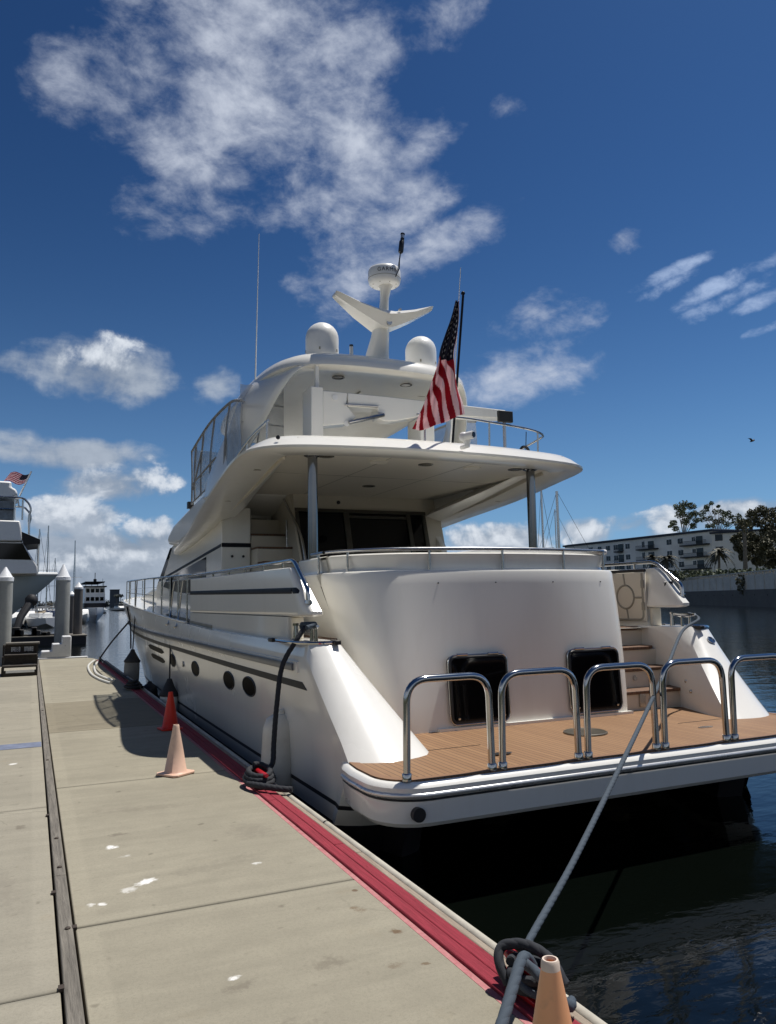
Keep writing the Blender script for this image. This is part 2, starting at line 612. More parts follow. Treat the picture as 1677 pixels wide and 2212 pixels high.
def mat_concrete(name, base, stains=(), joint=0.0):
    m, n, bs = new_mat(name)
    v = coords(n, 'Position')
    big = noise(n, v, .55, 6, .6)
    band = noise(n, coords(n, 'Position', (.35, 3.0, 1)), 2.2, 6, .6, .4)
    mid = noise(n, v, 5.5, 6, .65)
    spk = noise(n, v, 160, 3, .7)
    c = mixc(n, ramp(n, big, [(.3, (0, 0, 0)), (.7, (1, 1, 1))]), tuple(x * .84 for x in base), tuple(x * 1.10 for x in base))
    c = mixc(n, mth(n, 'MULTIPLY', ramp(n, band, [(.42, (0, 0, 0)), (.66, (1, 1, 1))]), .32), c, tuple(x * .62 for x in base))
    c = mixc(n, mth(n, 'MULTIPLY', ramp(n, mid, [(.35, (1, 1, 1)), (.6, (0, 0, 0))]), .22), c, tuple(x * .6 for x in base))
    c = mixc(n, mth(n, 'MULTIPLY', ramp(n, spk, [(.3, (1, 1, 1)), (.5, (0, 0, 0))]), .35), c, tuple(x * .45 for x in base))
    c = mixc(n, mth(n, 'MULTIPLY', ramp(n, spk, [(.62, (0, 0, 0)), (.8, (1, 1, 1))]), .3), c, tuple(min(1, x * 1.7) for x in base))
    sb = N(n, 'ShaderNodeSeparateXYZ')
    n.links.new(v, sb.inputs[0])
    fy = mth(n, 'FRACT', mth(n, 'MULTIPLY_ADD', sb.outputs[1], 1 / 3.283, -joint / 3.283))
    dj = mth(n, 'MULTIPLY', mth(n, 'MINIMUM', fy, mth(n, 'SUBTRACT', 1.0, fy)), 3.283)
    dx_ = mth(n, 'MINIMUM', mth(n, 'ABSOLUTE', mth(n, 'SUBTRACT', sb.outputs[0], .249)), mth(n, 'ABSOLUTE', mth(n, 'SUBTRACT', sb.outputs[0], .16)))
    db = mth(n, 'MINIMUM', dj, dx_)
    db = mth(n, 'ADD', db, mth(n, 'MULTIPLY_ADD', mid, .03, -.015))
    edge_m = mth(n, 'SUBTRACT', 1.0, mth(n, 'SMOOTH_MIN', mth(n, 'MULTIPLY', mth(n, 'MAXIMUM', mth(n, 'SUBTRACT', db, .095), 0.0), 40.0), 1.0, .2), clamp=True)
    c = mixc(n, mth(n, 'MULTIPLY', edge_m, .2 if joint else 0.0), c, tuple(min(1, x * 1.22) for x in base))
    gap = mth(n, 'SUBTRACT', 1.0, mth(n, 'MULTIPLY', dj, 1 / .035), clamp=True)
    c = mixc(n, mth(n, 'MULTIPLY', gap, .55 if joint else 0.0), c, tuple(x * .35 for x in base))
    grit = noise(n, v, 55, 5, .7)
    c = mixc(n, mth(n, 'MULTIPLY', ramp(n, grit, [(.36, (1, 1, 1)), (.52, (0, 0, 0))]), .30), c, tuple(x * .55 for x in base))
    rustn = noise(n, v, 1.7, 7, .7)
    c = mixc(n, mth(n, 'MULTIPLY', ramp(n, rustn, [(.60, (0, 0, 0)), (.78, (1, 1, 1))]), .30), c, (base[0] * .75, base[1] * .62, base[2] * .45))
    vo = N(n, 'ShaderNodeTexVoronoi', feature='DISTANCE_TO_EDGE')
    vo.inputs['Scale'].default_value = .42
    dv = N(n, 'ShaderNodeVectorMath', operation='MULTIPLY_ADD')
    nn = N(n, 'ShaderNodeTexNoise')
    nn.inputs['Scale'].default_value = 3.0
    nn.inputs['Detail'].default_value = 6
    n.links.new(v, nn.inputs['Vector'])
    n.links.new(nn.outputs['Color'], dv.inputs[0])
    dv.inputs[1].default_value = (.35, .35, .35)
    n.links.new(v, dv.inputs[2])
    n.links.new(dv.outputs[0], vo.inputs['Vector'])
    crack = mth(n, 'MULTIPLY', mth(n, 'LESS_THAN', vo.outputs['Distance'], .0028), ramp(n, big, [(.50, (0, 0, 0)), (.62, (1, 1, 1))]))
    c = mixc(n, mth(n, 'MULTIPLY', crack, .55), c, tuple(x * .3 for x in base))
    # dark spots
    spot = noise(n, v, 9, 2, .4)
    c = mixc(n, mth(n, 'MULTIPLY', ramp(n, spot, [(.70, (0, 0, 0)), (.78, (1, 1, 1))]), .5), c, (.10, .085, .06))
    sx = N(n, 'ShaderNodeSeparateXYZ')
    n.links.new(v, sx.inputs[0])
    edge = noise(n, v, 16, 6, .7)
    for (x, y, rx, ry, rot, s, colr) in stains:
        dx = mth(n, 'SUBTRACT', sx.outputs[0], x)
        dy = mth(n, 'SUBTRACT', sx.outputs[1], y)
        ca, sa = math.cos(rot), math.sin(rot)
        u = mth(n, 'ADD', mth(n, 'MULTIPLY', dx, ca / rx), mth(n, 'MULTIPLY', dy, sa / rx))
        w = mth(n, 'ADD', mth(n, 'MULTIPLY', dx, -sa / ry), mth(n, 'MULTIPLY', dy, ca / ry))
        q = mth(n, 'MULTIPLY_ADD', u, u, mth(n, 'MULTIPLY', w, w))
        k = mth(n, 'ADD', mth(n, 'MULTIPLY_ADD', q, -.5, .5), mth(n, 'MULTIPLY_ADD', edge, 2.2, -1.15))
        k = ramp(n, k, [(.08, (0, 0, 0)), (.42, (1, 1, 1))])
        c = mixc(n, mth(n, 'MULTIPLY', k, s), c, colr)
    n.links.new(c, bs.inputs['Base Color'])
    bs.inputs['Roughness'].default_value = .88
    bs.inputs['Specular IOR Level'].default_value = .25
    h = mth(n, 'MULTIPLY_ADD', spk, .5, mid)
    bump(n, bs, h, .35, .006)
    return m
WST = (.78, .77, .74)
STAINS = [(.53, 5.66, .05, .055, .3, .95, WST), (.60, 5.42, .07, .03, 0, .35, WST), (.655, 4.89, .105, .045, .5, .95, WST), (.56, 4.80, .08, .05, .4, .5, WST), (.34, 4.66, .033, .033, 0, .75, WST),
          (.395, 4.645, .033, .03, 0, .8, WST), (.84, 3.50, .035, .03, 0, .9, WST), (1.31, 4.90, .05, .03, 0, .6, WST), (.61, 5.95, .09, .05, 0, .55, (.13, .11, .085)), (.85, 3.42, .10, .05, .3, .5, (.15, .13, .10)),
          (1.25, 3.45, .14, .08, .1, .45, (.14, .12, .09)), (.9, 3.0, .2, .1, 0, .4, (.16, .14, .11)), (1.66, 3.62, .03, .05, .4, .8, (.12, .07, .035)), (1.60, 3.95, .04, .06, .2, .6, (.14, .09, .05)), (1.68, 4.2, .02, .03, 0, .8, (.11, .065, .035)), (1.52, 3.30, .05, .04, .3, .5, (.15, .11, .07)), (1.63, 3.25, .03, .02, 0, .7, (.12, .075, .04)), (1.1, 5.0, .45, .10, .25, .22, (.15, .135, .105)), (.8, 6.6, .5, .12, -.2, .25, (.16, .14, .11)), (1.2, 8.9, .3, .2, 0, .3, (.14, .125, .10)), (1.45, 5.6, .2, .25, 0, .3, (.17, .15, .12))]
M['concrete'] = mat_concrete('dock_concrete', (.325, .298, .228), STAINS, 4.372)
M['concrete2'] = mat_concrete('dock_concrete_dark', (.25, .222, .162), (), 4.372)
M['concrete_l'] = mat_concrete('dock_concrete_side', (.325, .30, .238), [(-.11, 9.03, .05, .07, 0, .8, WST), (-.02, 6.47, .05, .08, 0, .6, (.14, .12, .09)), (-.12, 5.2, .12, .6, .2, .3, (.18, .16, .13))], 3.72)
M['concrete_w'] = mat_concrete('painted_white_concrete', (.70, .71, .72))
M['pile'] = mat_concrete('pile_concrete', (.40, .41, .39))
M['pile_dark'] = mat_concrete('pile_concrete_dark', (.17, .155, .14))
M['seawall'] = mat_concrete('seawall_concrete', (.74, .69, .60))
M['seawall_low'] = mat_concrete('seawall_base', (.17, .16, .145))

def mat_wood(name, c1, c2, stretch=(18, 1.0, 18)):
    m, n, bs = new_mat(name)
    g = noise(n, coords(n, 'Position', stretch), 3.2, 9, .68, .6)
    b = noise(n, coords(n, 'Position'), 2.0, 4)
    c = mixc(n, ramp(n, g, [(.32, (0, 0, 0)), (.68, (1, 1, 1))]), c1, c2)
    c = mixc(n, mth(n, 'MULTIPLY', b, .4), c, tuple(x * .7 for x in c1))
    n.links.new(c, bs.inputs['Base Color'])
    bs.inputs['Roughness'].default_value = .85
    bump(n, bs, g, .7, .012)
    return m
M['timber'] = mat_wood('weathered_timber', (.10, .09, .075), (.27, .245, .205))
M['darkwood'] = mat_wood('dark_wet_timber', (.022, .018, .014), (.065, .052, .04), (6, 6, 12))
M['redwood'] = mat_wood('red_painted_timber', (.20, .012, .024), (.36, .03, .052))
M['redsoft'] = mat_wood('red_paint_faded', (.28, .075, .085), (.45, .16, .165))
M['redconc'] = mat_wood('red_paint_on_concrete', (.42, .13, .14), (.55, .27, .26), (5, 5, 5))
M['rubstrip'] = simple('dock_rub_strip', (.46, .43, .36), .6, 0, .25, 3, bmp=.2)
M['barewood'] = mat_wood('bare_edge_timber', (.26, .20, .15), (.42, .36, .28))

def mat_cone(name, c_low, c_top, z0, z1, rough=.45, sss=.0):
    m, n, bs = new_mat(name)
    v = coords(n, 'Object')
    sx = N(n, 'ShaderNodeSeparateXYZ')
    n.links.new(v, sx.inputs[0])
    f = noise(n, v, 9, 6, .6)
    t = mth(n, 'MULTIPLY_ADD', sx.outputs[2], 1.0 / (z1 - z0), -z0 / (z1 - z0))
    t = mth(n, 'ADD', t, mth(n, 'MULTIPLY_ADD', f, .5, -.25))
    c = ramp(n, t, [(.0, c_low), (1.0, c_top)])
    c = mixc(n, mth(n, 'MULTIPLY', ramp(n, noise(n, v, 22, 5), [(.55, (0, 0, 0)), (.8, (1, 1, 1))]), .3), c, (.30, .20, .15))
    n.links.new(c, bs.inputs['Base Color'])
    bs.inputs['Roughness'].default_value = rough
    return m
M['cone_fade'] = mat_cone('sun_bleached_orange_vinyl', (.72, .47, .35), (.74, .53, .41), 0, .4)
M['cone_near'] = mat_cone('peach_vinyl', (.80, .37, .17), (.82, .42, .22), .0, .46)
M['cone_tip'] = simple('bleached_tip_vinyl', (.72, .60, .50), .5)
M['cone_red'] = mat_cone('bright_orange_red_vinyl', (.72, .022, .006), (.78, .035, .008), 0, .45)

def mat_rope(name, c1, c2, scale=60):
    m, n, bs = new_mat(name)
    v = coords(n, 'Object')
    w = N(n, 'ShaderNodeTexWave', wave_type='BANDS', bands_direction='DIAGONAL')
    w.inputs['Scale'].default_value = scale
    w.inputs['Distortion'].default_value = 1.5
    n.links.new(v, w.inputs['Vector'])
    f = noise(n, v, 14, 5)
    c = mixc(n, w.outputs['Fac'], c1, c2)
    c = mixc(n, mth(n, 'MULTIPLY', f, .4), c, tuple(x * .6 for x in c1))
    n.links.new(c, bs.inputs['Base Color'])
    bs.inputs['Roughness'].default_value = .85
    bump(n, bs, w.outputs['Fac'], .25, .002)
    return m
M['rope'] = mat_rope('blue_grey_rope', (.042, .060, .082), (.075, .098, .125), 110)
M['rope_dark'] = mat_rope('navy_rope', (.016, .018, .024), (.03, .034, .042), 110)
M['rope_black'] = mat_rope('black_line', (.012, .012, .014), (.025, .025, .028), 60)
M['fender_w'] = simple('white_fender_vinyl', (.70, .68, .61), .42, 0, .16, 5, bmp=.12, bscale=14)
M['fender_g'] = simple('grey_fender_sock', (.22, .22, .21), .85, 0, .2, 5, bmp=.4, bscale=60)
M['redpaint'] = simple('glossy_red_paint', (.42, .012, .018), .32, 0, .2, 14, bmp=.15)

# flag cloth
def mat_flag(name, col, tr):
    m, n, bs = new_mat(name)
    bs.inputs['Base Color'].default_value = (*col, 1)
    bs.inputs['Roughness'].default_value = .9
    t = N(n, 'ShaderNodeBsdfTranslucent')
    t.inputs[0].default_value = (*tr, 1)
    mx = N(n, 'ShaderNodeMixShader')
    mx.inputs[0].default_value = .45
    n.links.new(bs.outputs[0], mx.inputs[1])
    n.links.new(t.outputs[0], mx.inputs[2])
    n.links.new(mx.outputs[0], n.nodes['Material Output'].inputs['Surface'])
    return m
M['flag_white'] = mat_flag('flag_white', (.93, .76, .77), (.95, .74, .76))  # white stripes; pink of light coming through the folds is put into the colour
M['flag_red'] = mat_flag('flag_red', (.42, .012, .032), (.44, .012, .035))
M['flag_blue'] = simple('flag_navy', (.012, .012, .03), .85, 0, .2)
M['flag_star'] = simple('flag_star', (.62, .60, .62), .85, 0, .05)

def mat_vinyl():
    m, n, bs = new_mat('clear_vinyl_curtain')
    v = coords(n, 'Position')
    f = noise(n, v, 2.0, 5, .6, .6)
    tr = N(n, 'ShaderNodeBsdfTransparent')
    tr.inputs[0].default_value = (.76, .78, .80, 1)
    mx = N(n, 'ShaderNodeMixShader')
    n.links.new(mth(n, 'MULTIPLY_ADD', f, .5, .22), mx.inputs[0])
    bs.inputs['Base Color'].default_value = (.52, .52, .51, 1)
    bs.inputs['Roughness'].default_value = .18
    n.links.new(tr.outputs[0], mx.inputs[1])
    n.links.new(bs.outputs[0], mx.inputs[2])
    n.links.new(mx.outputs[0], n.nodes['Material Output'].inputs['Surface'])
    bump(n, bs, noise(n, v, 3, 3, .5, .8), .6, .05)
    return m
M['vinyl'] = mat_vinyl()
M['canvas'] = simple('grey_canvas', (.30, .305, .31), .85, 0, .15)

def mat_water():
    m, n, bs = new_mat('harbour_water')
    v1 = coords(n, 'Position', (1.0, 1.6, 1))
    a = noise(n, v1, 1.1, 3, .5, .3)
    b = noise(n, coords(n, 'Position', (1.2, 2.6, 1)), 4.0, 3, .5, .5)
    h = mth(n, 'MULTIPLY_ADD', b, .22, a)
    bs.inputs['Base Color'].default_value = (.0018, .0028, .0021, 1)
    bs.inputs['Roughness'].default_value = .05
    bs.inputs['IOR'].default_value = 1.333
    bs.inputs['Specular IOR Level'].default_value = .5
    b_ = N(n, 'ShaderNodeBump')
    b_.inputs['Distance'].default_value = .034
    n.links.new(h, b_.inputs['Height'])
    # sheltered water between the hull and the dock is calmer than the open channel
    ps = coords(n, 'Position')
    sp = N(n, 'ShaderNodeSeparateXYZ')
    n.links.new(ps, sp.inputs[0])
    mr = N(n, 'ShaderNodeMapRange', interpolation_type='SMOOTHSTEP')
    n.links.new(sp.outputs[1], mr.inputs['Value'])
    mr.inputs['From Min'].default_value = 14
    mr.inputs['From Max'].default_value = 45
    mr.inputs['To Min'].default_value = .36
    mr.inputs['To Max'].default_value = 1.0
    n.links.new(mr.outputs['Result'], b_.inputs['Strength'])
    n.links.new(b_.outputs[0], bs.inputs['Normal'])
    return m
M['water'] = mat_water()

# =================================================================== WATER AND DOCK
w = MB()
w.add([(-1500, -60, -.5), (1500, -60, -.5), (1500, 3000, -.5), (-1500, 3000, -.5)], [(0, 1, 2, 3)])
water = struct(w.build('water', M['water'], flip=False))
bed = MB()
bed.add([(-1500, -60, -3.5), (1500, -60, -3.5), (1500, 3000, -3.5), (-1500, 3000, -3.5)], [(0, 1, 2, 3)])
struct(bed.build('harbour_bed', simple('harbour_mud', (.03, .03, .022), .9), flip=False))

dock = bpy.data.objects.new('dock', None)
COL.objects.link(dock)
struct(dock)
def slab_row(x0, x1, joints, mats, name):
    for i, (a, b) in enumerate(zip(joints, joints[1:])):
        m = MB()
        m.box(x0, x1, a + .006, b - .006, -.28, 0)
        m.build('slab', mats[i % len(mats)] if len(mats) < len(joints) - 1 else mats[i], dock, bevel=.007)
jm = [-2.2, 1.09, 4.372, 7.66, 10.93, 14.2, 17.45, 20.7, 24.25]
slab_row(.249, 1.745, jm, [M['concrete'], M['concrete'], M['concrete'], M['concrete'], M['concrete2'], M['concrete'], M['concrete'], M['concrete']], 'main')
jl = [-2.9, .43, 3.72, 7.02, 10.33, 13.6, 16.85, 20.1, 23.4]
slab_row(-2.6, .16, jl, [M['concrete_l']] * 8, 'side')
# end slab with a cut corner
m = MB()
m.prism([(.249, 24.262), (1.745, 24.262), (1.9, 24.35), (1.72, 25.4), (1.55, 25.75), (.249, 25.75)], lambda u, v, w_: Vector((u, v, w_)), -.28, 0)
m.build('slab', M['concrete'], dock, bevel=.006)
# float under the slabs
m = MB()
m.box(-2.55, 1.70, -2.2, 25.6, -1.1, -.29)
m.build('float', M['boot'], dock)
# timber waler between the bays
m = MB()
for a, b in zip([-2.2, 1.4, 5.2, 9.1, 13.0, 17.0, 21.0], [1.4, 5.2, 9.1, 13.0, 17.0, 21.0, 25.6]):
    m.box(.172, .237, a + .004, b - .004, -.2, .012)
tw = m.build('timber_waler', M['timber'], dock, bevel=.006)
m = MB()
for (x, y) in ((.205, 5.35), (.212, 4.35), (.20, 9.0), (.205, 13.2), (.205, 6.0), (.2, 3.3)):
    m.lathe([(.014, .012), (.014, .018), (.007, .022), (0, .022)], (x, y, 0), 8)
for (x, y) in ((.162, 4.93), (.163, 3.73), (.244, 4.37), (.162, 6.7)):
    m.box(x - .012, x + .012, y - .02, y + .02, -.002, .012)
m.build('bolt', simple('rusty_bolt', (.06, .045, .035), .7, .3), dock)
# painted edge: faded paint on the concrete lip, two red timbers, bare timber, rub strip
m = MB()
m.box(1.7452, 1.776, -2.2, 24.2, -.25, -.002)
m.build('painted_lip', M['redconc'], dock)
m = MB()
for a, b in zip([-2.2, 2.05, 6.3, 10.6, 14.9, 19.2], [2.05, 6.3, 10.6, 14.9, 19.2, 24.3]):
    m.box(1.778, 1.848, a + .004, b - .004, -.22, .014)
    m.box(1.853, 1.925, a - 1.3, b - 1.31, -.22, .010)
rt = m.build('red_timber', M['redwood'], dock, bevel=.008)
m = MB()
for a, b in zip([-2.2, 1.2, 4.8, 8.4, 12.0, 15.6, 19.2], [1.2, 4.8, 8.4, 12.0, 15.6, 19.2, 24.2]):
    m.box(1.932, 1.972, a + .004, b - .006, -.22, .002)
m.build('edge_timber', M['barewood'], dock, bevel=.006)
m = MB()
for a, b in zip([-2.2, 1.75, 5.55, 9.3, 13.1, 16.9, 20.6], [1.75, 5.55, 9.3, 13.1, 16.9, 20.6, 24.2]):
    m.tube([(2.002, a + .012, -.018), (2.002, b - .012, -.018)], .026, 12)
    m.box(1.978, 2.012, a + .012, b - .012, -.2, -.02)
m.build('rub_strip', M['rubstrip'], dock, bevel=.0)
# white kerb cap at the far end
m = MB()
m.box(.2, 1.62, 25.757, 25.9, -.3, .045)
m.build('end_kerb', M['concrete_w'], dock, bevel=.02)
# blue patch of paint across the side bay
m = MB()
m.box(-2.6, .155, 9.95, 10.3, -.004, .004)
m.build('blue_paint', simple('blue_grey_paint', (.15, .175, .25), .8, var=.25, scale=9), dock)

# cleats on the dock edge (red, bolted) - each with its own coil of rope as separate things
def dock_cleat(name, y, label, rot=0.0, mat='redpaint', s=1.0, x=1.87):
    t = thing(name, (x, y, .012), label, 'cleat', 'mooring cleats on the dock edge')
    t.rotation_euler = (0, 0, rot)
    b = MB()
    b.mi = 0
    b.tube([(p[0] * s, p[1] * s, p[2] * s) for p in [(0, -.19, .115), (.0, -.13, .105), (0, -.05, .095), (0, .05, .095), (0, .13, .105), (0, .19, .115)]],
           [r * s for r in (.016, .025, .03, .03, .025, .016)], 12)
    h = b.build('horn', M[mat], None, 50)
    h.parent = t
    b = MB()
    b.box(-.045 * s, .045 * s, -.11 * s, .11 * s, 0, .02 * s)
    for yy in (-.05, .05):
        b.tube([(0, yy * s, .01 * s), (0, yy * s, .09 * s)], [.034 * s, .022 * s], 10)
    h = b.build('base', M[mat], None, 40, bevel=.004)
    h.parent = t
    return t
dock_cleat('dock_cleat', 2.80, 'red painted dock cleat wrapped in blue-grey rope beside the nearest cone')
dock_cleat('dock_cleat', 6.85, 'red painted dock cleat in the boat shadow under a dark rope coil')
dock_cleat('dock_cleat', 15.6, 'black dock cleat on the red edge near the bow fenders', 0, 'black', 1.0)
dock_cleat('dock_cleat', 23.55, 'black dock cleat at the far corner holding the bow line', 0, 'black', 1.1, 1.80)

# =================================================================== TRAFFIC CONES
def cone(name, x, y, rot, label, mats, H=.457, base=.275, tip=False, tilt=0):
    t = thing(name, (x, y, 0.0), label, 'traffic cone', 'traffic cones on the dock')
    t.rotation_euler = (tilt, 0, rot)
    b = MB()
    hb, c = base / 2, .03
    poly = [(-hb + c, -hb), (hb - c, -hb), (hb, -hb + c), (hb, hb - c), (hb - c, hb), (-hb + c, hb), (-hb, hb - c), (-hb, -hb + c)]
    b.prism(poly, lambda u, v, w_: Vector((u, v, w_)), .004, .024)
    o = b.build('base', mats[0], None, 30, bevel=.005)
    o.parent = t
    b = MB()
    r0, r1 = .102, .029
    prof = [(r0 + .012, .0245), (r0, .034), (lerp(r0, r1, .5), lerp(.03, H, .5)), (r1 + .0015, H - .03), (r1, H - .008), (r1 - .004, H), (r1 - .009, H), (r1 - .011, H - .01), (r1 - .008, H - .06)]
    b.lathe(prof, (0, 0, 0), 40)
    # leave the bore open: drop the two end caps
    b.f.pop(); b.f.pop(); b.m.pop(); b.m.pop()
    for i, f in enumerate(b.f):
        zz = sum(b.v[k].z for k in f) / len(f)
        if tip and zz > H - .032:
            b.m[i] = 1
    o = b.build('body', [mats[1], M['cone_tip']], None, 50)
    o.parent = t
    return t
cone('traffic_cone', 1.285, 7.72, .62, 'sun-bleached pale orange cone standing in the sun on the concrete', (M['cone_fade'], M['cone_fade']))
cone('traffic_cone', 1.665, 10.45, .15, 'bright red-orange cone in the shade against the red dock edge', (M['cone_red'], M['cone_red']), H=.47)
cone('traffic_cone', 1.535, 2.175, .3, 'peach cone with a pale hollow tip beside the rope-wrapped red cleat', (M['cone_near'], M['cone_near']), tip=True)

# =================================================================== BOARDING STEPS, STEP BLOCK, PILES
t = thing('boarding_steps', (-.2, 20.55, 0), 'dark weathered timber boarding steps with white lettering at the dock end', 'steps')
S0, S1 = -.545, .14
m = MB(); m.box(S0 - .02, S1 + .02, 20.0, 20.32, .20, .245); m.build('tread', M['darkwood'], t, bevel=.006)
m = MB(); m.box(S0, S1 + .02, 20.3, 20.66, .43, .475); m.build('tread', M['darkwood'], t, bevel=.006)
m = MB(); m.box(S0 + .02, S1 + .07, 20.62, 21.1, .69, .735); m.build('tread', M['timber'], t, bevel=.006)
for (yy, z0, z1) in ((20.02, .0, .14), (20.33, .245, .43), (20.66, .475, .69)):
    m = MB(); m.box(S0 + .01, S1, yy, yy + .03, z0 + .003, z1 - .003); m.build('riser', M['darkwood'], t)
for xx in (S0 - .02, S1 + .02):
    m = MB()
    m.prism([(20.04, 0), (21.08, 0), (21.08, .69), (20.64, .69), (20.64, .43), (20.32, .43), (20.32, .20), (20.04, .20)], lambda u, v, w_, xx=xx: Vector((xx + w_, u, v)), -.018, .018)
    m.build('stringer', M['darkwood'], t)
m = MB(); m.box(S0 + .06, S1 - .03, 19.985, 19.998, .085, .14); m.build('white_strip', M['white_plastic'], t)
# white worn lettering on the top riser (two unreadable words)
random.seed(4)
for (x0, x1) in ((-.40, -.19), (-.12, .09)):
    m = MB()
    x = x0
    while x < x1 - .03:
        wd_ = random.uniform(.022, .034)
        z0_, z1_ = .53, .635
        yy = 20.652
        m.box(x, x + .009, yy, yy + .005, z0_ + random.uniform(0, .02), z1_)
        for zz in (z0_ + .006, (z0_ + z1_) / 2, z1_ - .006):
            if random.random() < .7:
                m.box(x + .0095, x + wd_ - .0095, yy + .001, yy + .005, zz - .006, zz + .006)
        if random.random() < .6:
            m.box(x + wd_ - .009, x + wd_, yy, yy + .005, z0_, z1_)
        x += wd_ + .011
    m.build('lettering', M['white_plastic'], t)

m = MB()
m.prism([(.27, .0), (1.14, .0), (1.14, .62), (.885, .62), (.885, .40), (.61, .40), (.61, .19), (.32, .19), (.29, .1)], lambda u, v, w_: Vector((u, v + 0.0, v)) if False else Vector((u, w_, v + .045)), 25.78, 26.5)
tag(m.build('step_block', M['concrete_w'], None, bevel=.025, origin=(.7, 26.1, .0)), 'white stepped concrete block at the dock end in front of the tall pile', 'steps')

def pile(name, x, y, r, ztop, label, mat, capmat, cone_h, zcap):
    t = thing(name, (x, y, -.5), label, 'piling', 'capped mooring piles')
    b = MB(); b.lathe([(r, -3), (r, zcap)], (x, y, 0), 28); b.build('shaft', mat, t, 50)
    b = MB(); b.lathe([(r + .015, zcap - .0), (r + .018, zcap + .11), (r * .93, zcap + .12), (.02, ztop), (0, ztop)], (x, y, 0), 28); b.build('cap', capmat, t, 30)
    return t
capw = simple('white_pile_cap', (.80, .81, .82), .45, var=.04)
pile('mooring_pile', at_y(10, 1300, 24.3).x, 24.3, .20, at_y(12, 1225, 24.3).z, 'tall pale concrete pile with white cone cap right behind the timber steps', M['pile'], capw, .4, at_y(12, 1256, 24.3).z)
pile('mooring_pile', at_y(135.5, 1300, 27.6).x, 27.6, .222, at_y(135, 1219, 27.6).z, 'tall pale concrete pile with white cone cap behind the white stepped block', M['pile'], capw, .4, at_y(135, 1254, 27.6).z)
pile('mooring_pile', at_y(169.5, 1300, 46.6).x, 46.6, .23, at_y(169, 1258, 46.6).z, 'dark weathered pile with white cap on the corner of the far finger dock', M['pile_dark'], capw, .4, at_y(169, 1273, 46.6).z)
pile('mooring_pile', at_y(155, 1300, 49.5).x, 49.5, .19, at_y(155, 1277, 49.5).z, 'shorter dark pile partly hidden behind the tall pale pile', M['pile_dark'], capw, .4, at_y(155, 1288, 49.5).z)

# finger dock beyond
fd = thing('finger_dock', (-1, 47, -.5), 'dark timber finger dock across the channel end under the big yacht bow', 'dock')
m = MB(); m.box(-9, 2.80, 45.6, 48.2, -.08, .0); m.build('decking', M['timber'], fd, bevel=.02)
m = MB(); m.box(-8.9, 2.76, 45.65, 48.1, -.55, -.082); m.build('float', M['boot'], fd)

# =================================================================== THE MOTOR YACHT
XC = 4.82
def P(b, y, z):
    return Vector((XC + b, y, z))
yacht = thing('motor_yacht', (XC, 15, -.5), 'large white motor yacht with teak swim platform moored stern-on beside the dock', 'yacht')

T_WD = [(5.0, 2.49), (6.5, 2.52), (8, 2.555), (10, 2.585), (13, 2.6), (20, 2.64), (22, 2.62), (24, 2.44), (26, 2.0), (27.5, 1.45), (28.6, .88), (29.6, .35), (30, .06)]
T_WW = [(5.0, 2.44), (8, 2.43), (13, 2.41), (16, 2.38), (19, 2.26), (22, 1.82), (25, 1.02), (27, .42), (28.2, .07), (30, .03)]
T_ZD = [(5.0, 1.20), (8, 1.205), (9.7, 1.21), (11.8, 1.243), (16, 1.366), (19.9, 1.523), (25, 1.75), (30, 1.92)]
def zd(y):
    return smooth(y, T_ZD)
def hb(y, z):
    s = min(1, max(0, (y - 15) / 12))
    k = lerp(.75, 1.15, s)
    d = zd(y)
    t = min(1, max(0, (z + .55) / (d + .55)))
    wd_, ww = smooth(y, T_WD), smooth(y, T_WW)
    v = ww + (wd_ - ww) * t ** k
    if z > 1.0:
        v -= .05 * ((z - 1.0) / max(.1, d - 1.0)) ** 1.6
    return v
def rub_z(y):
    return smooth(y, [(5, .985), (7, .985), (9.5, .992), (12.6, 1.0), (16.2, 1.012), (21, 1.09), (30, 1.32)])

# ---- hull
m = MB()
ys = [7.55 + .45 * i for i in range(47)] + [28.9, 29.3, 29.6, 29.8, 30.0]
ys = sorted(set(round(y, 3) for y in ys if y <= 30))
zt = [-.9, -.55, -.40, -.24, -.10, -.062, .1, .3, .5, .7, .85]
rings = []
for y in ys:
    d, rz = zd(y), rub_z(y)
    zz = zt + [rz - .05, rz, rz + .06, lerp(rz, d, .55), lerp(rz, d, .85), d]
    r = []
    for z in zz:
        bw = hb(y, z) if z > -.55 else hb(y, -.55) * (.95 if z > -.8 else .6)
        r.append(P(-bw, y, z))
    rings.append(r)
for sgn in (1, -1):
    rr = [[Vector((XC + sgn * (p.x - XC), p.y, p.z)) for p in r] for r in rings]
    st0 = len(m.f)
    m.loft(rr, closed=False)
    for i in range(st0, len(m.f)):
        zc = sum(m.v[k].z for k in m.f[i]) / 4
        if zc < -.17 or -.09 < zc < -.07:
            m.m[i] = 1
hull = m.build('hull', [M['gel_hull'], M['boot']], yacht, 40)
# deck lid
m = MB()
rp = [P(-hb(y, zd(y)) + .01, y, zd(y) - .004) for y in ys]
rs_ = [P(hb(y, zd(y)) - .01, y, zd(y) - .004) for y in ys]
m.loft([rp, rs_], closed=False)
m.build('deck', M['gel'], yacht)
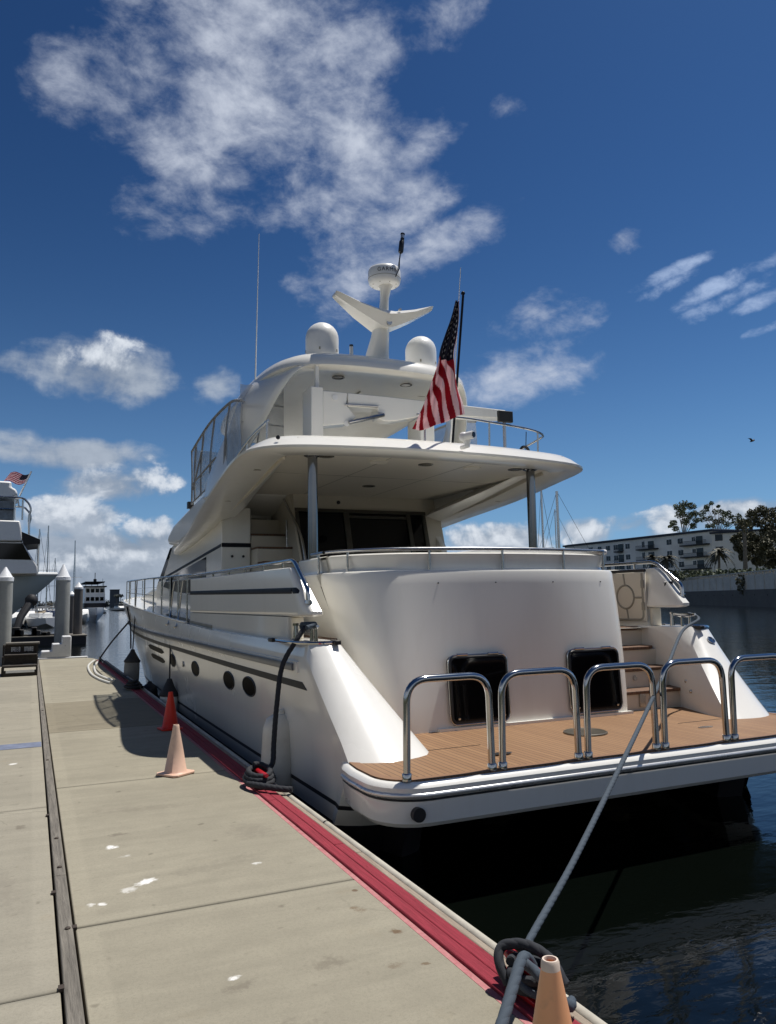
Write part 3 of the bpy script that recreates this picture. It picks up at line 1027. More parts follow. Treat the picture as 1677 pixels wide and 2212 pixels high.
# foredeck toe rail
for s in (-1, 1):
    m = MB()
    m.tube([P(s * (hb(y, zd(y)) - .02), y, zd(y) + .015) for y in ys if y > 12.8], .022, 8)
    m.build('toe_rail', M['gel'], yacht)
def hull_strip(name, mat, z0f, z1f, y0, y1, off, s, endslant=0.0):
    m = MB()
    n = 46
    a, b_ = [], []
    for i in range(n + 1):
        y = lerp(y0, y1, i / n)
        za, zb = z0f(y), z1f(y)
        ya = y - (endslant if i == 0 else 0)
        a.append([P(s * (hb(y, za) + off), ya, za), P(s * (hb(y, (za + zb) / 2) + off * 1.15), (ya + y) / 2, (za + zb) / 2), P(s * (hb(y, zb) + off), y, zb), P(s * (hb(y, zb) - .03), y, zb), P(s * (hb(y, za) - .03), ya, za)])
    m.loft(a)
    return m.build(name, mat, yacht, 50)
for s in (-1, 1):
    hull_strip('rub_rail', M['rubrail'], lambda y: rub_z(y) - .038, lambda y: rub_z(y) + .03, 7.2, 29.4, .03, s)
    hull_strip('rub_rail_backing', M['gel_hull'], lambda y: rub_z(y) - .055, lambda y: rub_z(y) + .05, 7.1, 29.4, .012, s)
    hull_strip('hull_stripe', M['greystripe'], lambda y: rub_z(y) - .195, lambda y: rub_z(y) - .13, 7.0, 29.3, .004, s, .12)
# portholes (port and starboard) : black oval glass in a thin chrome ring
def oval_on_hull(y, z, ry, rz, off, s, n=28):
    return [P(s * (hb(y + ry * math.cos(a), z + rz * math.sin(a)) + off), y + ry * math.cos(a), z + rz * math.sin(a)) for a in (2 * math.pi * k / n for k in range(n))]
for s in (-1, 1):
    for (y, z) in ((8.87, .645), (9.84, .632), (12.03, .62), (14.07, .615)):
        m = MB()
        m.loft([oval_on_hull(y, z, .27, .105, -.02, s), oval_on_hull(y, z, .27, .105, .006, s), oval_on_hull(y, z, .25, .09, .007, s)], cap0=False, cap1=True)
        ph = m.build('porthole', M['port_glass'], yacht, 40)
        m = MB()
        m.tube(oval_on_hull(y, z, .272, .107, .004, s), .008, 8, closed=True)
        m.build('porthole_rim', M['black'], ph)
    m = MB()
    for (y0, y1, z) in ((15.05, 17.2, .70), (15.0, 16.9, .53)):
        ring = []
        for i in range(15):
            y = lerp(y0, y1, i / 14)
            h = .048 * min(1, (1.02 - abs(i / 7 - 1)) * 4)
            zc = z + .012 * (y - y0)
            ring.append([P(s * (hb(y, zc + dz) + .006), y, zc + dz) for dz in (-h, h)] + [P(s * (hb(y, zc) - .03), y, zc)])
        m.loft(ring)
    m.build('hull_vent', M['port_glass'], yacht)
    m = MB()
    m.tube([P(s * (hb(13.05, .6) - .02), 13.05, .62), P(s * (hb(13.05, .6) + .02), 13.05, .62)], .045, 14)
    m.build('discharge_fitting', M['steel_dull'], yacht)

# ---- stern quarters (the flared wings either side of the platform)
def quarter(s):
    zs = [-.9, -.4, -.24, -.10, -.062, .0, .15, .31, .45, .62, .80, .95, 1.075, 1.10, 1.2, 1.22]
    foot = [(-2.5, 8.0), (-2.5, 7.3), (-2.5, 6.7), (-2.51, 6.3), (-2.515, 6.05), (-2.49, 5.92), (-2.415, 5.851), (-2.30, 5.79), (-2.177, 5.757), (-2.08, 5.77), (-1.994, 5.796), (-1.90, 5.83), (-1.80, 5.885), (-1.73, 5.99), (-1.78, 6.3), (-1.95, 6.75), (-2.12, 7.15), (-2.16, 8.0)]
    top = [(-2.57, 8.0), (-2.57, 7.75), (-2.565, 7.5), (-2.56, 7.3), (-2.55, 7.14), (-2.53, 7.02), (-2.49, 6.93), (-2.44, 6.88), (-2.38, 6.85), (-2.33, 6.84), (-2.28, 6.845), (-2.24, 6.86), (-2.205, 6.89), (-2.18, 6.95), (-2.17, 7.1), (-2.17, 7.3), (-2.17, 7.5), (-2.17, 8.0)]
    if s > 0:
        foot[3:13] = [(-2.5, 6.42), (-2.49, 6.25), (-2.44, 6.11), (-2.36, 6.02), (-2.27, 5.955), (-2.18, 5.92), (-2.09, 5.905), (-2.0, 5.91), (-1.90, 5.93), (-1.81, 5.955)]
    rings = []
    for z in zs:
        t = (z - .31) / .91
        r = []
        for i, ((b0, y0), (b1, y1)) in enumerate(zip(foot, top)):
            if t >= 0:
                tt = t
                y = lerp(y0, y1, tt)
                b = lerp(b0, b1, tt)
                # slightly hollow aft face
                if 4 < i < 14:
                    y += .03 * math.sin(math.pi * min(1, tt))
            else:
                y = y0 + .25 * (-t) if i > 3 else y0
                b = b0
                if 3 < i < 10:
                    y += .35 * (.31 - z)
            if i <= (4 if s < 0 else 3) or (i == 5 and t > .1 and s < 0):
                b = -hb(max(y, 5.1), z) if z > -.55 else -hb(y, -.5) * .9
            if z > 1.21:
                b = b * .994 + (-2.37) * .006
            r.append(P(-s * b, y, z))
        # crease below the cap
        rings.append(r)
    m = MB()
    m.loft(rings)
    for i, f in enumerate(m.f):
        zc = sum(m.v[k].z for k in f) / len(f)
        if zc < -.17 or -.09 < zc < -.07:
            m.m[i] = 1
    q = m.build('stern_quarter', [M['gel_hull'], M['boot']], yacht, 30)
    return q
for s in (-1, 1):
    q = quarter(s)
    q['label'] = 'port flared stern quarter' if s < 0 else 'starboard flared stern quarter'
    # chrome strip along the top edge, ring light
    m = MB()
    pts = [P(s * 2.578, 7.9, 1.215), P(s * 2.575, 7.3, 1.215), P(s * 2.55, 7.08, 1.215), P(s * 2.50, 6.93, 1.215), P(s * 2.42, 6.86, 1.215), P(s * 2.32, 6.825, 1.215), P(s * 2.24, 6.84, 1.215)]
    m.tube(catmull(pts, 4), .018, 8)
    m.build('chrome_strip', M['chrome'], q)
    for (k, (yy, bb)) in enumerate(((7.75, 2.583), (6.83, 2.25))):
        m = MB(); m.box(XC + s * bb - .03, XC + s * bb + .03, yy - .07, yy + .07, 1.195, 1.235); m.build('strip_pad', M['black'], q, bevel=.006)
    m = MB()
    c0 = P(s * 2.30, 6.70, 1.07)
    if s > 0:
        m.lathe([(.05, 0), (.05, .012), (.035, .016), (.03, .008), (0, .008)], (0, 0, 0), 20, Matrix.Translation(c0) @ Vector((0, -.72, .69)).to_track_quat('Z', 'Y').to_matrix().to_4x4())
        m.build('filler_cap', M['chrome'], q)
    # horn cleat on the wing top
    m = MB()
    cx, cy = s * 2.36, 7.12
    m.tube([P(cx - .02, cy - .17, 1.365), P(cx, cy - .08, 1.35), P(cx, cy + .08, 1.35), P(cx - .02, cy + .17, 1.365)], [.014, .022, .022, .014], 10)
    for dy in (-.06, .06):
        m.tube([P(cx, cy + dy, 1.22), P(cx, cy + dy, 1.35)], [.02, .013], 10)
    m.build('horn_cleat', M['chrome'], q)
    m = MB()
    m.tube([P(s * 2.44, 7.42, 1.22), P(s * 2.44, 7.42, 1.36)], [.03, .022], 14)
    m.tube([P(s * 2.44, 7.42, 1.36), P(s * 2.44, 7.42, 1.385)], [.034, .034], 14)
    m.build('bollard', M['chrome'], q)

# ---- bulwarks aft
def bulwark(s):
    def ob(u):
        return 2.455 + .02 * (u - 6.9) / 5
    m = MB()
    rings = []
    zs_ = [1.445, 1.452, 1.47, 1.50, 1.56, 1.64, 1.72, 1.80, 1.87, 1.915, 1.935, 1.945]
    for k, z in enumerate(zs_):
        ya = interp(z, [(1.445, 7.17), (1.452, 7.12), (1.47, 7.08), (1.50, 7.08), (1.87, 7.47), (1.915, 7.53), (1.935, 7.56), (1.945, 7.61)])
        topy = lambda y: max(0, (y - 7.4)) * .0075 if z > 1.9 else 0
        Rr = interp(z, [(1.45, .26), (1.9, .10)])
        bi = interp(z, [(1.45, 2.27), (1.935, 2.35)])
        pin = {0: .05, 1: .015}.get(k, 0) + (.012 if z > 1.94 else 0)
        r = [P(s * (2.27 + pin), 12.86, z + topy(12.86)), P(s * (2.27 + pin), 9.0, z + topy(9)), P(s * (bi + pin), ya + .5, z), P(s * (bi + pin), ya + .03, z), P(s * (bi + .015 + pin), ya + .004, z)]
        for i in range(15):
            u = i / 14
            d = Rr * (1 - math.cos(u * math.pi / 2))
            off = interp(z, [(1.45, .085), (1.9, .05)]) * (1 - math.sin(u * math.pi / 2)) ** 1.15
            r.append(P(s * (ob(ya + d) - off - pin), ya + d, z))
        r += [P(s * (ob(9.5) - pin), 9.5, z + topy(9.5)), P(s * (ob(12.86) - pin), 12.86, z + topy(12.86))]
        rings.append(r)
    m.loft(rings)
    zz = [1.18, 1.30, 1.443]
    m.loft([[P(s * 2.30, 12.859, z), P(s * 2.30, 7.70, z), P(s * 2.34, 7.66, z), P(s * (ob(7.7) - .05), 7.66, z), P(s * (ob(7.7) - .015), 7.675, z), P(s * ob(7.72), 7.72, z), P(s * ob(9.5), 9.5, z), P(s * ob(12.85), 12.859, z)] for z in zz])
    bw = m.build('bulwark', M['gel'], yacht, 40)
    m = MB()
    # flared lip that rounds the aft tip
    m = MB()
    a0 = []
    for i in range(30):
        y = lerp(7.50, 12.86, i / 29)
        o_ = 2.455 + .02 * (y - 6.9) / 5
        zc = lerp(1.705, 1.762, i / 29)
        h = .030
        a0.append([P(s * (o_ + .004), y, zc - h), P(s * (o_ + .012), y, zc), P(s * (o_ + .004), y, zc + h), P(s * (o_ - .02), y, zc)])
    m.loft(a0)
    a1 = []
    for i in range(2, 12):
        u = i / 11
        row = []
        for dz, o_ in ((-.030, .004), (0, .008), (.030, .004)):
            z = 1.705 + dz
            ya = interp(z, [(1.50, 7.08), (1.87, 7.47)]) + .012
            Rr = interp(z, [(1.45, .26), (1.9, .10)])
            d = Rr * (1 - math.cos(u * math.pi / 2))
            y = ya + d
            off = interp(z, [(1.45, .085), (1.9, .05)]) * (1 - math.sin(u * math.pi / 2)) ** 1.15
            row.append(P(s * (2.455 + .02 * (y - 6.9) / 5 - off + o_), y, z))
        a1.append(row)
    m.loft(a1, closed=False)
    m.build('bulwark_stripe', M['stripe'], bw, 60)
    # underside recess wall (hawse opening) – pale return and dark pocket
    m = MB()
    m.box(XC + min(s * 2.44, s * 2.30), XC + max(s * 2.44, s * 2.30), 7.60, 7.655, 1.22, 1.44)
    m.build('hawse_post', M['gel_in'], bw, bevel=.012)
    # grab rail: along the top then down the sloped end to a foot
    pts = rounded([P(s * 2.40, 13.0, 2.05), P(s * 2.40, 10.5, 2.03), P(s * 2.395, 7.62, 2.02), P(s * 2.395, 7.19, 1.72), P(s * 2.39, 7.18, 1.585)], .10, 6)
    m = MB()
    m.tube(pts, .023, 12)
    for y in (8.0, 8.75, 9.6, 10.5, 11.5, 12.4):
        m.tube([P(s * 2.40, y, 1.92), P(s * 2.40, y, 2.02)], .014, 8)
    m.tube([P(s * 2.39, 7.18, 1.58), P(s * 2.39, 7.175, 1.61)], [.04, .034], 14)
    m.build('grab_rail', M['chrome'], bw)
    return bw
for s in (-1, 1):
    bulwark(s)
# gate panel against the inner face of the starboard bulwark, with its moulded gasket lines
m = MB()
m.prism([(7.66, 1.27), (8.35, 1.27), (8.35, 1.90), (7.66, 1.90)], lambda u, v, w_: P(2.28 + w_, u, v), -.035, .0)
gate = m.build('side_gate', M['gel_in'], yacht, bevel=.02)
m = MB()
bb = 2.243
m.tube(rounded([P(bb, 7.70, 1.88), P(bb, 7.70, 1.29), P(bb, 8.32, 1.29)], .08), .014, 8)
m.tube([P(bb, 8.02 + .16 * math.cos(a), 1.58 + .15 * math.sin(a)) for a in (2 * math.pi * k / 24 for k in range(24))], .013, 8, closed=True)
m.tube([P(bb, 7.86, 1.57), P(bb, 7.72, 1.57)], .012, 8)
m.tube([P(bb, 8.02, 1.74), P(bb, 8.04, 1.88)], .012, 8)
m.tube([P(bb, 8.0, 1.42), P(bb, 7.98, 1.30)], .012, 8)
m.build('gate_gasket', M['gasket'], gate)
for zz in (1.46, 1.74):
    m = MB()
    m.box(XC + 2.225, XC + 2.245, 7.665, 7.715, zz - .05, zz + .05)
    m.build('gate_hinge', M['gasket'], gate, bevel=.005)
m = MB()
m.tube([P(2.26, 7.66, 1.915), P(2.26, 8.35, 1.915)], .02, 8)
m.build('gate_top_rail', M['black'], gate)
# stern-light socket on the starboard bulwark end
m = MB()
m.tube(rounded([P(2.32, 7.40, 1.735), P(2.40, 7.34, 1.735)], .01), .032, 12)
m.build('shore_socket', M['black'], yacht)

# ---- swim platform
def plat_outline(ins, y_in=6.4):
    pts = []
    c = [(-2.30 + ins, y_in), (-2.47 + ins, 6.12), (-2.535 + ins, 5.92), (-2.56 + ins, 5.70), (-2.56 + ins, 5.42)]
    pts += c
    r = .36 - ins
    cx, cy = -2.56 + .36, 5.06 + .36
    for k in range(1, 9):
        a = math.pi + k / 8 * math.pi / 2
        pts.append((cx + r * math.cos(a), cy + r * math.sin(a)))
    left = pts
    right = [(-b, y) for b, y in reversed(left)]
    return left + right
m = MB()
levels = [(.20, -.02), (.035, .0), (.01, .03), (.0, .16), (.0, .19), (.006, .2), (-.012, .215), (-.014, .275), (.004, .30), (.03, .31)]
rings = [[P(b, y, z) for b, y in plat_outline(i)] for i, z in levels]
m.loft(rings)
plat = m.build('swim_platform', M['gel_hull'], yacht, 35)
m = MB()
ol = plat_outline(-.010)[2:-2]
m.tube([P(b, y, .226) for b, y in ol], .019, 10)
m.build('platform_rub_rail', M['bright_rail'], plat, 60)
m = MB()
m.tube([P(b, y, .192) for b, y in plat_outline(-.002)[2:-2]], .008, 8)
m.build('rail_gasket', M['black'], plat, 60)
m = MB()
ring_a = [P(b, y, .311) for b, y in plat_outline(.045, 6.9)]
ring_b = [P(b, y, .319) for b, y in plat_outline(.05, 6.9)]
m.loft([ring_a, ring_b], cap0=False)
m.build('teak_deck', M['teak'], plat)
m = MB()
o1, o2 = plat_outline(.047, 6.3), plat_outline(.125, 6.3)
m.loft([[P(b, y, .323) for b, y in o1], [P(b, y, .323) for b, y in o2]], closed=False)
m.build('teak_margin', M['teak_margin'], plat, flip=False)
m = MB()
m.box(XC - 1.2, XC + 1.2, 6.80, 6.86, .3195, .345)
m.build('transom_seam', M['gel'], plat)
m = MB()
dc = P(-.03, 6.08, .3195)
m.lathe([(.205, 0), (.205, .012), (.19, .018), (.17, .010), (0, .010)], dc, 36)
m.build('deck_plate', simple('grey_disc', (.14, .125, .10), .35, .5), plat)
m = MB()
m.lathe([(.03, 0), (.05, .008), (.10, .012), (.045, .012), (.0, .012)], P(-1.27, 5.6, .319), 18, Matrix.Diagonal((1, .45, 1, 1)))
m.build('deck_fitting', M['steel_dull'], plat)
m = MB()
m.lathe([(.09, 0), (.09, .006), (0, .006)], P(1.15, 5.75, .319), 18, Matrix.Diagonal((1, .4, 1, 1)))
m.build('deck_fitting', M['steel_dull'], plat)
for b0, b1 in ((-2.3, -1.2), (1.1, 2.2)):
    m = MB()
    m.box(XC + b0, XC + b1, 6.05, 6.058, .319, .3215)
    m.build('hatch_seam', M['black'], plat)
m = MB()
for (bb, rr) in ((-2.31, .05),):
    m.tube([P(bb, 5.085, .1), P(bb, 5.04, .1)], rr, 18)
m.build('drain_outlet', M['black'], plat)
# staple rails
def staple(b0, first):
    pts = rounded([P(b0, 5.145, .32), P(b0 + .012, 5.145, 1.022), P(b0 + .697, 5.145, 1.022), P(b0 + .709, 5.145, .32)], .17, 8)
    m = MB()
    m.tube(pts, .0275, 14)
    for q in (b0, b0 + .709):
        m.tube([P(q, 5.145, .32), P(q, 5.145, .365), P(q, 5.145, .372)], [.036, .036, .03], 14)
    o = m.build('staple_rail', M['chrome'], yacht, 50, origin=tuple(P(b0, 5.145, .32)))
    return o
st0 = staple(-2.353, True)
for i in range(1, 6):
    c = st0.copy()
    COL.objects.link(c)
    c.location.x += .8025 * i

# ---- transom block
def trans_ring(z, ins, dy=0.0, zo=None):
    t = (z - .31) / 1.57
    bl = lerp(-1.80, -2.02, t) + ins
    br = lerp(1.22, 1.43, t) - ins
    rl, rr = lerp(.35, .62, t), lerp(.12, .26, t)
    pts = [(bl, 8.85), (bl, 8.3), (bl, 7.9)]
    n = 44
    for i in range(n + 1):
        u = i / n
        u = .5 - .5 * math.cos(math.pi * u)
        b = lerp(bl, br, u)
        y = 6.84 + .06 * (z - .31) + .24 * max(0, t) ** 1.5 * (b / 1.45) ** 2
        d = b - bl
        if d < rl:
            y += (rl - math.sqrt(max(0, rl * rl - (rl - d) ** 2)))
        d = br - b
        if d < rr:
            y += (rr - math.sqrt(max(0, rr * rr - (rr - d) ** 2)))
        pts.append((b, y + ins + dy))
    pts += [(br, 7.9), (br, 8.3), (br, 8.85)]
    return [P(b, y, zo if zo is not None else z) for b, y in pts]
m = MB()
rings = [trans_ring(.31, 0), trans_ring(.33, 0), trans_ring(.6, 0), trans_ring(.9, 0), trans_ring(1.2, 0), trans_ring(1.5, 0), trans_ring(1.75, 0), trans_ring(1.86, 0), trans_ring(1.885, .008), trans_ring(1.895, .025),
         trans_ring(1.90, .09), trans_ring(1.90, .10, zo=1.93), trans_ring(1.9, .075, zo=2.04), trans_ring(1.9, .075, zo=2.065), trans_ring(1.9, .10, zo=2.08), trans_ring(1.9, .42, zo=2.08)]
m.loft(rings)
transom = m.build('transom', M['gel'], yacht, 32)
m = MB()
top = trans_ring(1.9, .05, zo=2.115)
m.tube(top[1:-2], .0175, 10)
want = [(-2.0, 8.1), (-1.93, 7.55), (-1.15, 7.0), (-.27, 7.0), (.52, 7.0), (1.2, 7.0)]
for (b_, y_) in want:
    q = min(top, key=lambda p: abs(p.x - XC - b_) + (abs(p.y - y_) if b_ < -1.8 else 0))
    m.tube([Vector((q.x, q.y, 1.89)), Vector((q.x, q.y, 2.11))], .0135, 8)
m.build('transom_rail', M['steel_dull'], transom)
m = MB()
for bb in (-1.05, -.42, .3, 1.02):
    yb = 6.84 + .06 * 1.42 + .24 * .86 * (bb / 1.45) ** 2
    m.tube([P(bb, yb - .004, 1.76), P(bb, yb + .03, 1.76)], .007, 10)
m.build('snap_stud', M['black'], transom)
m = MB()
m.box(XC - .35, XC + 1.25, 7.15, 7.9, 2.075, 2.135)
m.build('cockpit_cover', M['white_plastic'], transom, bevel=.02)
def hatch(bc, label):
    hw, z0, z1 = .335, .375, 1.03
    def fn(b, z, w_):
        return P(b, 6.84 + .06 * (z - .31) + w_, z)
    def rr(h, a, bz, cz, r, n=6):
        c = []
        for (sx_, sz_, a0) in ((-1, -1, 180), (1, -1, 270), (1, 1, 0), (-1, 1, 90)):
            for k in range(n + 1):
                an = rad(a0 + 90 * k / n)
                c.append((bc + sx_ * (h - r) + r * math.cos(an), (bz + cz) / 2 + sz_ * ((cz - bz) / 2 - r) + r * math.sin(an)))
        return c
    m = MB()
    out_ = rr(hw, 0, z0, z1, .07)
    inn = rr(hw - .022, 0, z0 + .022, z1 - .022, .05)
    m.loft([[fn(b, z, .02) for b, z in out_], [fn(b, z, -.035) for b, z in out_], [fn(b, z, -.045) for b, z in rr(hw - .006, 0, z0 + .006, z1 - .006, .065)], [fn(b, z, -.045) for b, z in inn], [fn(b, z, -.036) for b, z in inn]], cap0=False, cap1=False)
    f = m.build('transom_hatch', M['black'], yacht, 40)
    m = MB()
    m.prism(inn, fn, -.037, -.01)
    m.build('hatch_glass', M['black_glass'], f)
    m = MB()
    m.tube([fn(b, z, -.028) for b, z in rr(hw + .006, 0, z0 - .006, z1 + .006, .075)], .009, 8, closed=True)
    m.build('hatch_trim', M['chrome'], f)
    m = MB()
    for db in (-.18, .18):
        m.tube([fn(bc + db - .06, z1 + .012, -.03), fn(bc + db + .06, z1 + .012, -.03)], .014, 8)
    for db in (-.26, .26):
        m.lathe([(.014, 0), (.014, .012), (0, .014)], (0, 0, 0), 10, Matrix.Translation(fn(bc + db, z0 + .055, -.045)) @ Matrix.Rotation(rad(90), 4, 'X'))
    m.build('hatch_latch', M['chrome'], f)
hatch(-.72, '')
hatch(.725, '')

# ---- side steps
def stairs(s):
    blocks = [(6.92, .31, .53), (7.16, .53, .755), (7.40, .755, .98), (7.64, .98, 1.205)]
    bi = 1.2 if s > 0 else 1.82
    m = MB()
    for i, (y0, z0, z1) in enumerate(blocks):
        m.box(XC + min(s * bi, s * 2.3), XC + max(s * bi, s * 2.3), y0 + .03, 9.0, z0 + (.001 if i else 0), z1 - .032)
    sb = m.build('side_stairs', M['gel_in'], yacht, bevel=.008)
    for i, (y0, z0, z1) in enumerate(blocks):
        inner = bi + .005
        outer = [2.26, 2.26, 2.2, 2.22][i]
        m = MB()
        poly = [(s * inner, y0), (s * (outer - .16), y0), (s * outer, y0 + .12), (s * outer, y0 + (.34 if i < 3 else 1.2)), (s * inner, y0 + (.34 if i < 3 else 1.2))]
        m.prism(poly, lambda u, v, w_: P(u, v, w_), z1 - .03, z1 + .005)
        m.build('tread', M['teak_dark'], sb, bevel=.006)
        m = MB()
        m.tube([P(s * (inner + .38), y0 + .032, (z0 + z1) / 2), P(s * (inner + .38), y0 + .018, (z0 + z1) / 2)], .028, 14)
        m.build('step_light', M['steel_dull'], sb)
    return sb
for s in (-1, 1):
    stairs(s)
# small fittings low on the starboard inner wall
m = MB()
for (b_, y_, z_) in ((1.99, 6.80, .62), (2.05, 6.9, .80), (1.93, 6.68, .52)):
    m.sphere(P(b_, y_, z_), .022, 10)
m.box(XC + 1.42, XC + 1.50, 6.93, 6.955, .36, .50)
m.build('shower_fitting', M['steel_dull'], yacht)

# ---- flybridge overhang
ZC = 3.43
def ov_zlow(y):
    return smooth(y, [(8, 3.405), (9.0, 3.40), (9.6, 3.36), (10.8, 3.20), (12.2, 3.06), (13.5, 2.92), (15, 2.77), (16.4, 2.68), (18, 2.62)])
def ov_zup(y):
    return smooth(y, [(8, 3.64), (9.0, 3.62), (9.6, 3.575), (10.8, 3.44), (12.2, 3.26), (13.5, 3.08), (15, 2.90), (16.4, 2.78), (18, 2.70)])
half = [(0, 8.42), (-.5, 8.43), (-1.0, 8.47), (-1.5, 8.55), (-1.88, 8.63), (-2.18, 8.75), (-2.40, 8.95), (-2.52, 9.26), (-2.56, 9.75), (-2.55, 10.5), (-2.51, 11.3), (-2.45, 12.2), (-2.38, 13.2), (-2.30, 14.2), (-2.24, 15.3), (-2.18, 16.4), (-2.05, 17.2)]
hp = catmull([(b, y, 0) for b, y in half], 5)
outline = [(-p.x, p.y) for p in reversed(hp)] + [(p.x, p.y) for p in hp[1:]]
rings = []
for i, (b, y) in enumerate(outline):
    j0, j1 = max(0, i - 1), min(len(outline) - 1, i + 1)
    tx, ty = outline[j1][0] - outline[j0][0], outline[j1][1] - outline[j0][1]
    L = math.hypot(tx, ty)
    nx, ny = -ty / L, tx / L
    # outward = away from (0, 12)
    if nx * b + ny * (y - 12.5) < 0:
        nx, ny = -nx, -ny
    zl, zu = ov_zlow(y), ov_zup(y)
    def q(ins, z):
        return P(b - nx * ins, y - ny * ins, z)
    h = zu - zl
    ins_in = min(.48, max(.1, abs(b) - 1.95)) if abs(b) > 2.0 and y > 9.3 else .48
    rings.append([q(ins_in, zl + .0), q(.04, zl - .005), q(.006, zl + .012), q(0, zl + .04), q(.05, zl + .32 * h), q(.14, zl + .64 * h), q(.24, zl + .88 * h), q(.36, zu), q(.60, zu + .008), q(ins_in + .25, zl + .5 * h)])
m = MB()
m.loft(rings)
ovh = m.build('flybridge_overhang', M['gel'], yacht, 40)
m = MB()
m.box(XC - 1.96, XC + 1.96, 8.83, 12.85, ZC, ZC + .14)
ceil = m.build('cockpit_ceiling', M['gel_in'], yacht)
for sx_ in (-1, 1):
    m = MB()
    mm = []
    for i in range(20):
        y = lerp(9.35, 12.9, i / 19)
        mm.append([P(sx_ * 1.955, y, ov_zlow(y) - .0), P(sx_ * 1.955, y, ZC + .02), P(sx_ * 1.99, y, ZC + .02), P(sx_ * 1.99, y, ov_zlow(y))])
    m.loft(mm)
    m.build('ceiling_side', M['gel_in'], ovh)
m = MB()
for (b0, y0, b1, y1) in ((-.62, 8.9, -.62, 12.6), (.62, 8.9, .62, 12.6), (-1.9, 10.6, 1.9, 10.6)):
    if b0 == b1:
        m.box(XC + b0 - .006, XC + b0 + .006, y0, y1, ZC - .002, ZC + .01)
    else:
        m.box(XC + b0, XC + b1, y0 - .006, y0 + .006, ZC - .003, ZC + .01)
m.build('ceiling_seam', M['gasket'], ceil)
lightmat = simple('downlight_lens', (.10, .09, .07), .25, 0, .2)
for (px_, py_, kind) in ((705, 985.5, 0), (920, 1003.5, 0), (1113, 1014, 0), (797, 1050, 0), (818, 997, 1), (1020, 1011, 1)):
    d = pray(px_, py_)
    tt = (ZC - CAM_H) / d.z
    x_, y_ = d.x * tt, d.y * tt
    m = MB()
    if kind == 0:
        m.lathe([(.105, 0), (.105, -.008), (.085, -.012), (.08, -.004), (0, -.004)], (x_, y_, ZC), 28)
        m.build('downlight', [lightmat], ceil)
    else:
        m.lathe([(.13, 0), (.13, -.008), (.11, -.014), (.10, -.008), (0, -.006)], (x_, y_, ZC), 28)
        m.build('ceiling_speaker', [M['gel_in']], ceil)
# pillars
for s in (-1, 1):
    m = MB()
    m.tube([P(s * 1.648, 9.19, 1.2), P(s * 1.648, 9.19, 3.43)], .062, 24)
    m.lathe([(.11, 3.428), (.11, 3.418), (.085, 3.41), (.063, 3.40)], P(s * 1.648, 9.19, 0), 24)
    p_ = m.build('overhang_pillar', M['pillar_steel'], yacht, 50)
# overhang tip lights / vents on the side flange
for (b, y) in ((-2.17, 9.9), (-2.17, 11.6), (2.17, 10.9), (2.17, 12.2)):
    m = MB()
    m.lathe([(.05, 0), (.05, -.006), (0, -.006)], P(b, y, ov_zlow(y) + .002), 16)
    m.build('soffit_light', M['gasket'], ovh)
m = MB()
m.lathe([(.025, 0), (.025, .02), (0, .02)], (0, 0, 0), 14, Matrix.Translation(P(-2.19, 8.86, 3.55)) @ Vector((-.7, -.7, .2)).to_track_quat('Z', 'Y').to_matrix().to_4x4())
m.build('fascia_fitting', M['black'], ovh)
# security camera on the fascia
m = MB()
m.tube([P(.09, 8.44, 3.5), P(.09, 8.30, 3.5)], .03, 12)
m.tube([P(.09, 8.30, 3.48), P(.09, 8.30, 3.57)], [.03, .045], 14)
m.sphere(P(.04, 8.30, 3.61), .062, 16)
m.tube([P(.04, 8.30, 3.61), P(.11, 8.18, 3.62)], [.05, .05], 14)
cm = m.build('security_camera', M['white_plastic'], yacht, 50)
m = MB(); m.tube([P(.108, 8.183, 3.62), P(.114, 8.172, 3.62)], .036, 14); m.build('camera_lens', M['black_glass'], cm)

# ---- cockpit sole, bulkhead, doors
m = MB()
m.box(XC - 2.2, XC + 2.2, 8.9, 14.2, 1.12, 1.2)
m.build('cockpit_sole', M['teak'], yacht)
def bk(z):
    return 12.02 + .30 * (z - 1.2)
m = MB()
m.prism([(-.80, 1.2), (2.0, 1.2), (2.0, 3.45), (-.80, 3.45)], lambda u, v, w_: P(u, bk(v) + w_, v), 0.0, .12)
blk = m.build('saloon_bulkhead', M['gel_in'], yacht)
m = MB()
m.prism([(-.76, 1.3), (1.62, 1.3), (1.62, 3.13), (-.76, 3.13)], lambda u, v, w_: P(u, bk(v) + w_, v), -.012, .02)
dr = m.build('saloon_door', M['black_glass'], yacht)
m = MB()
for (a, b_, c_, d_) in ((-.80, 1.68, 3.12, 3.18), (.07, .17, 1.25, 3.115), (1.29, 1.36, 1.25, 3.115), (1.60, 1.67, 1.25, 3.115), (-.80, -.74, 1.25, 3.115), (.18, 1.28, 3.03, 3.07)):
    m.prism([(a, c_), (b_, c_), (b_, d_), (a, d_)], lambda u, v, w_: P(u, bk(v) + w_, v), -.045, -.0125)
m.build('door_frame', M['fascia_trim'], dr)
m = MB()
m.prism([(.2, 2.42), (1.27, 2.42), (1.27, 2.47), (.2, 2.47)], lambda u, v, w_: P(u, bk(v) + w_, v), -.03, -.0125)
m.build('door_rail', M['steel_dull'], dr)
m = MB()
m.sphere(P(.0, 12.6, 3.30), .035, 10)
m.build('dome_camera', M['black'], blk)
# table and winter cushions glimpsed over the coping
m = MB()
m.box(XC - .3, XC + 1.2, 10.2, 11.0, 1.92, 1.97)
m.tube([P(.45, 10.6, 1.2), P(.45, 10.6, 1.92)], .06, 12)
m.build('cockpit_table', M['gel'], yacht, bevel=.01)
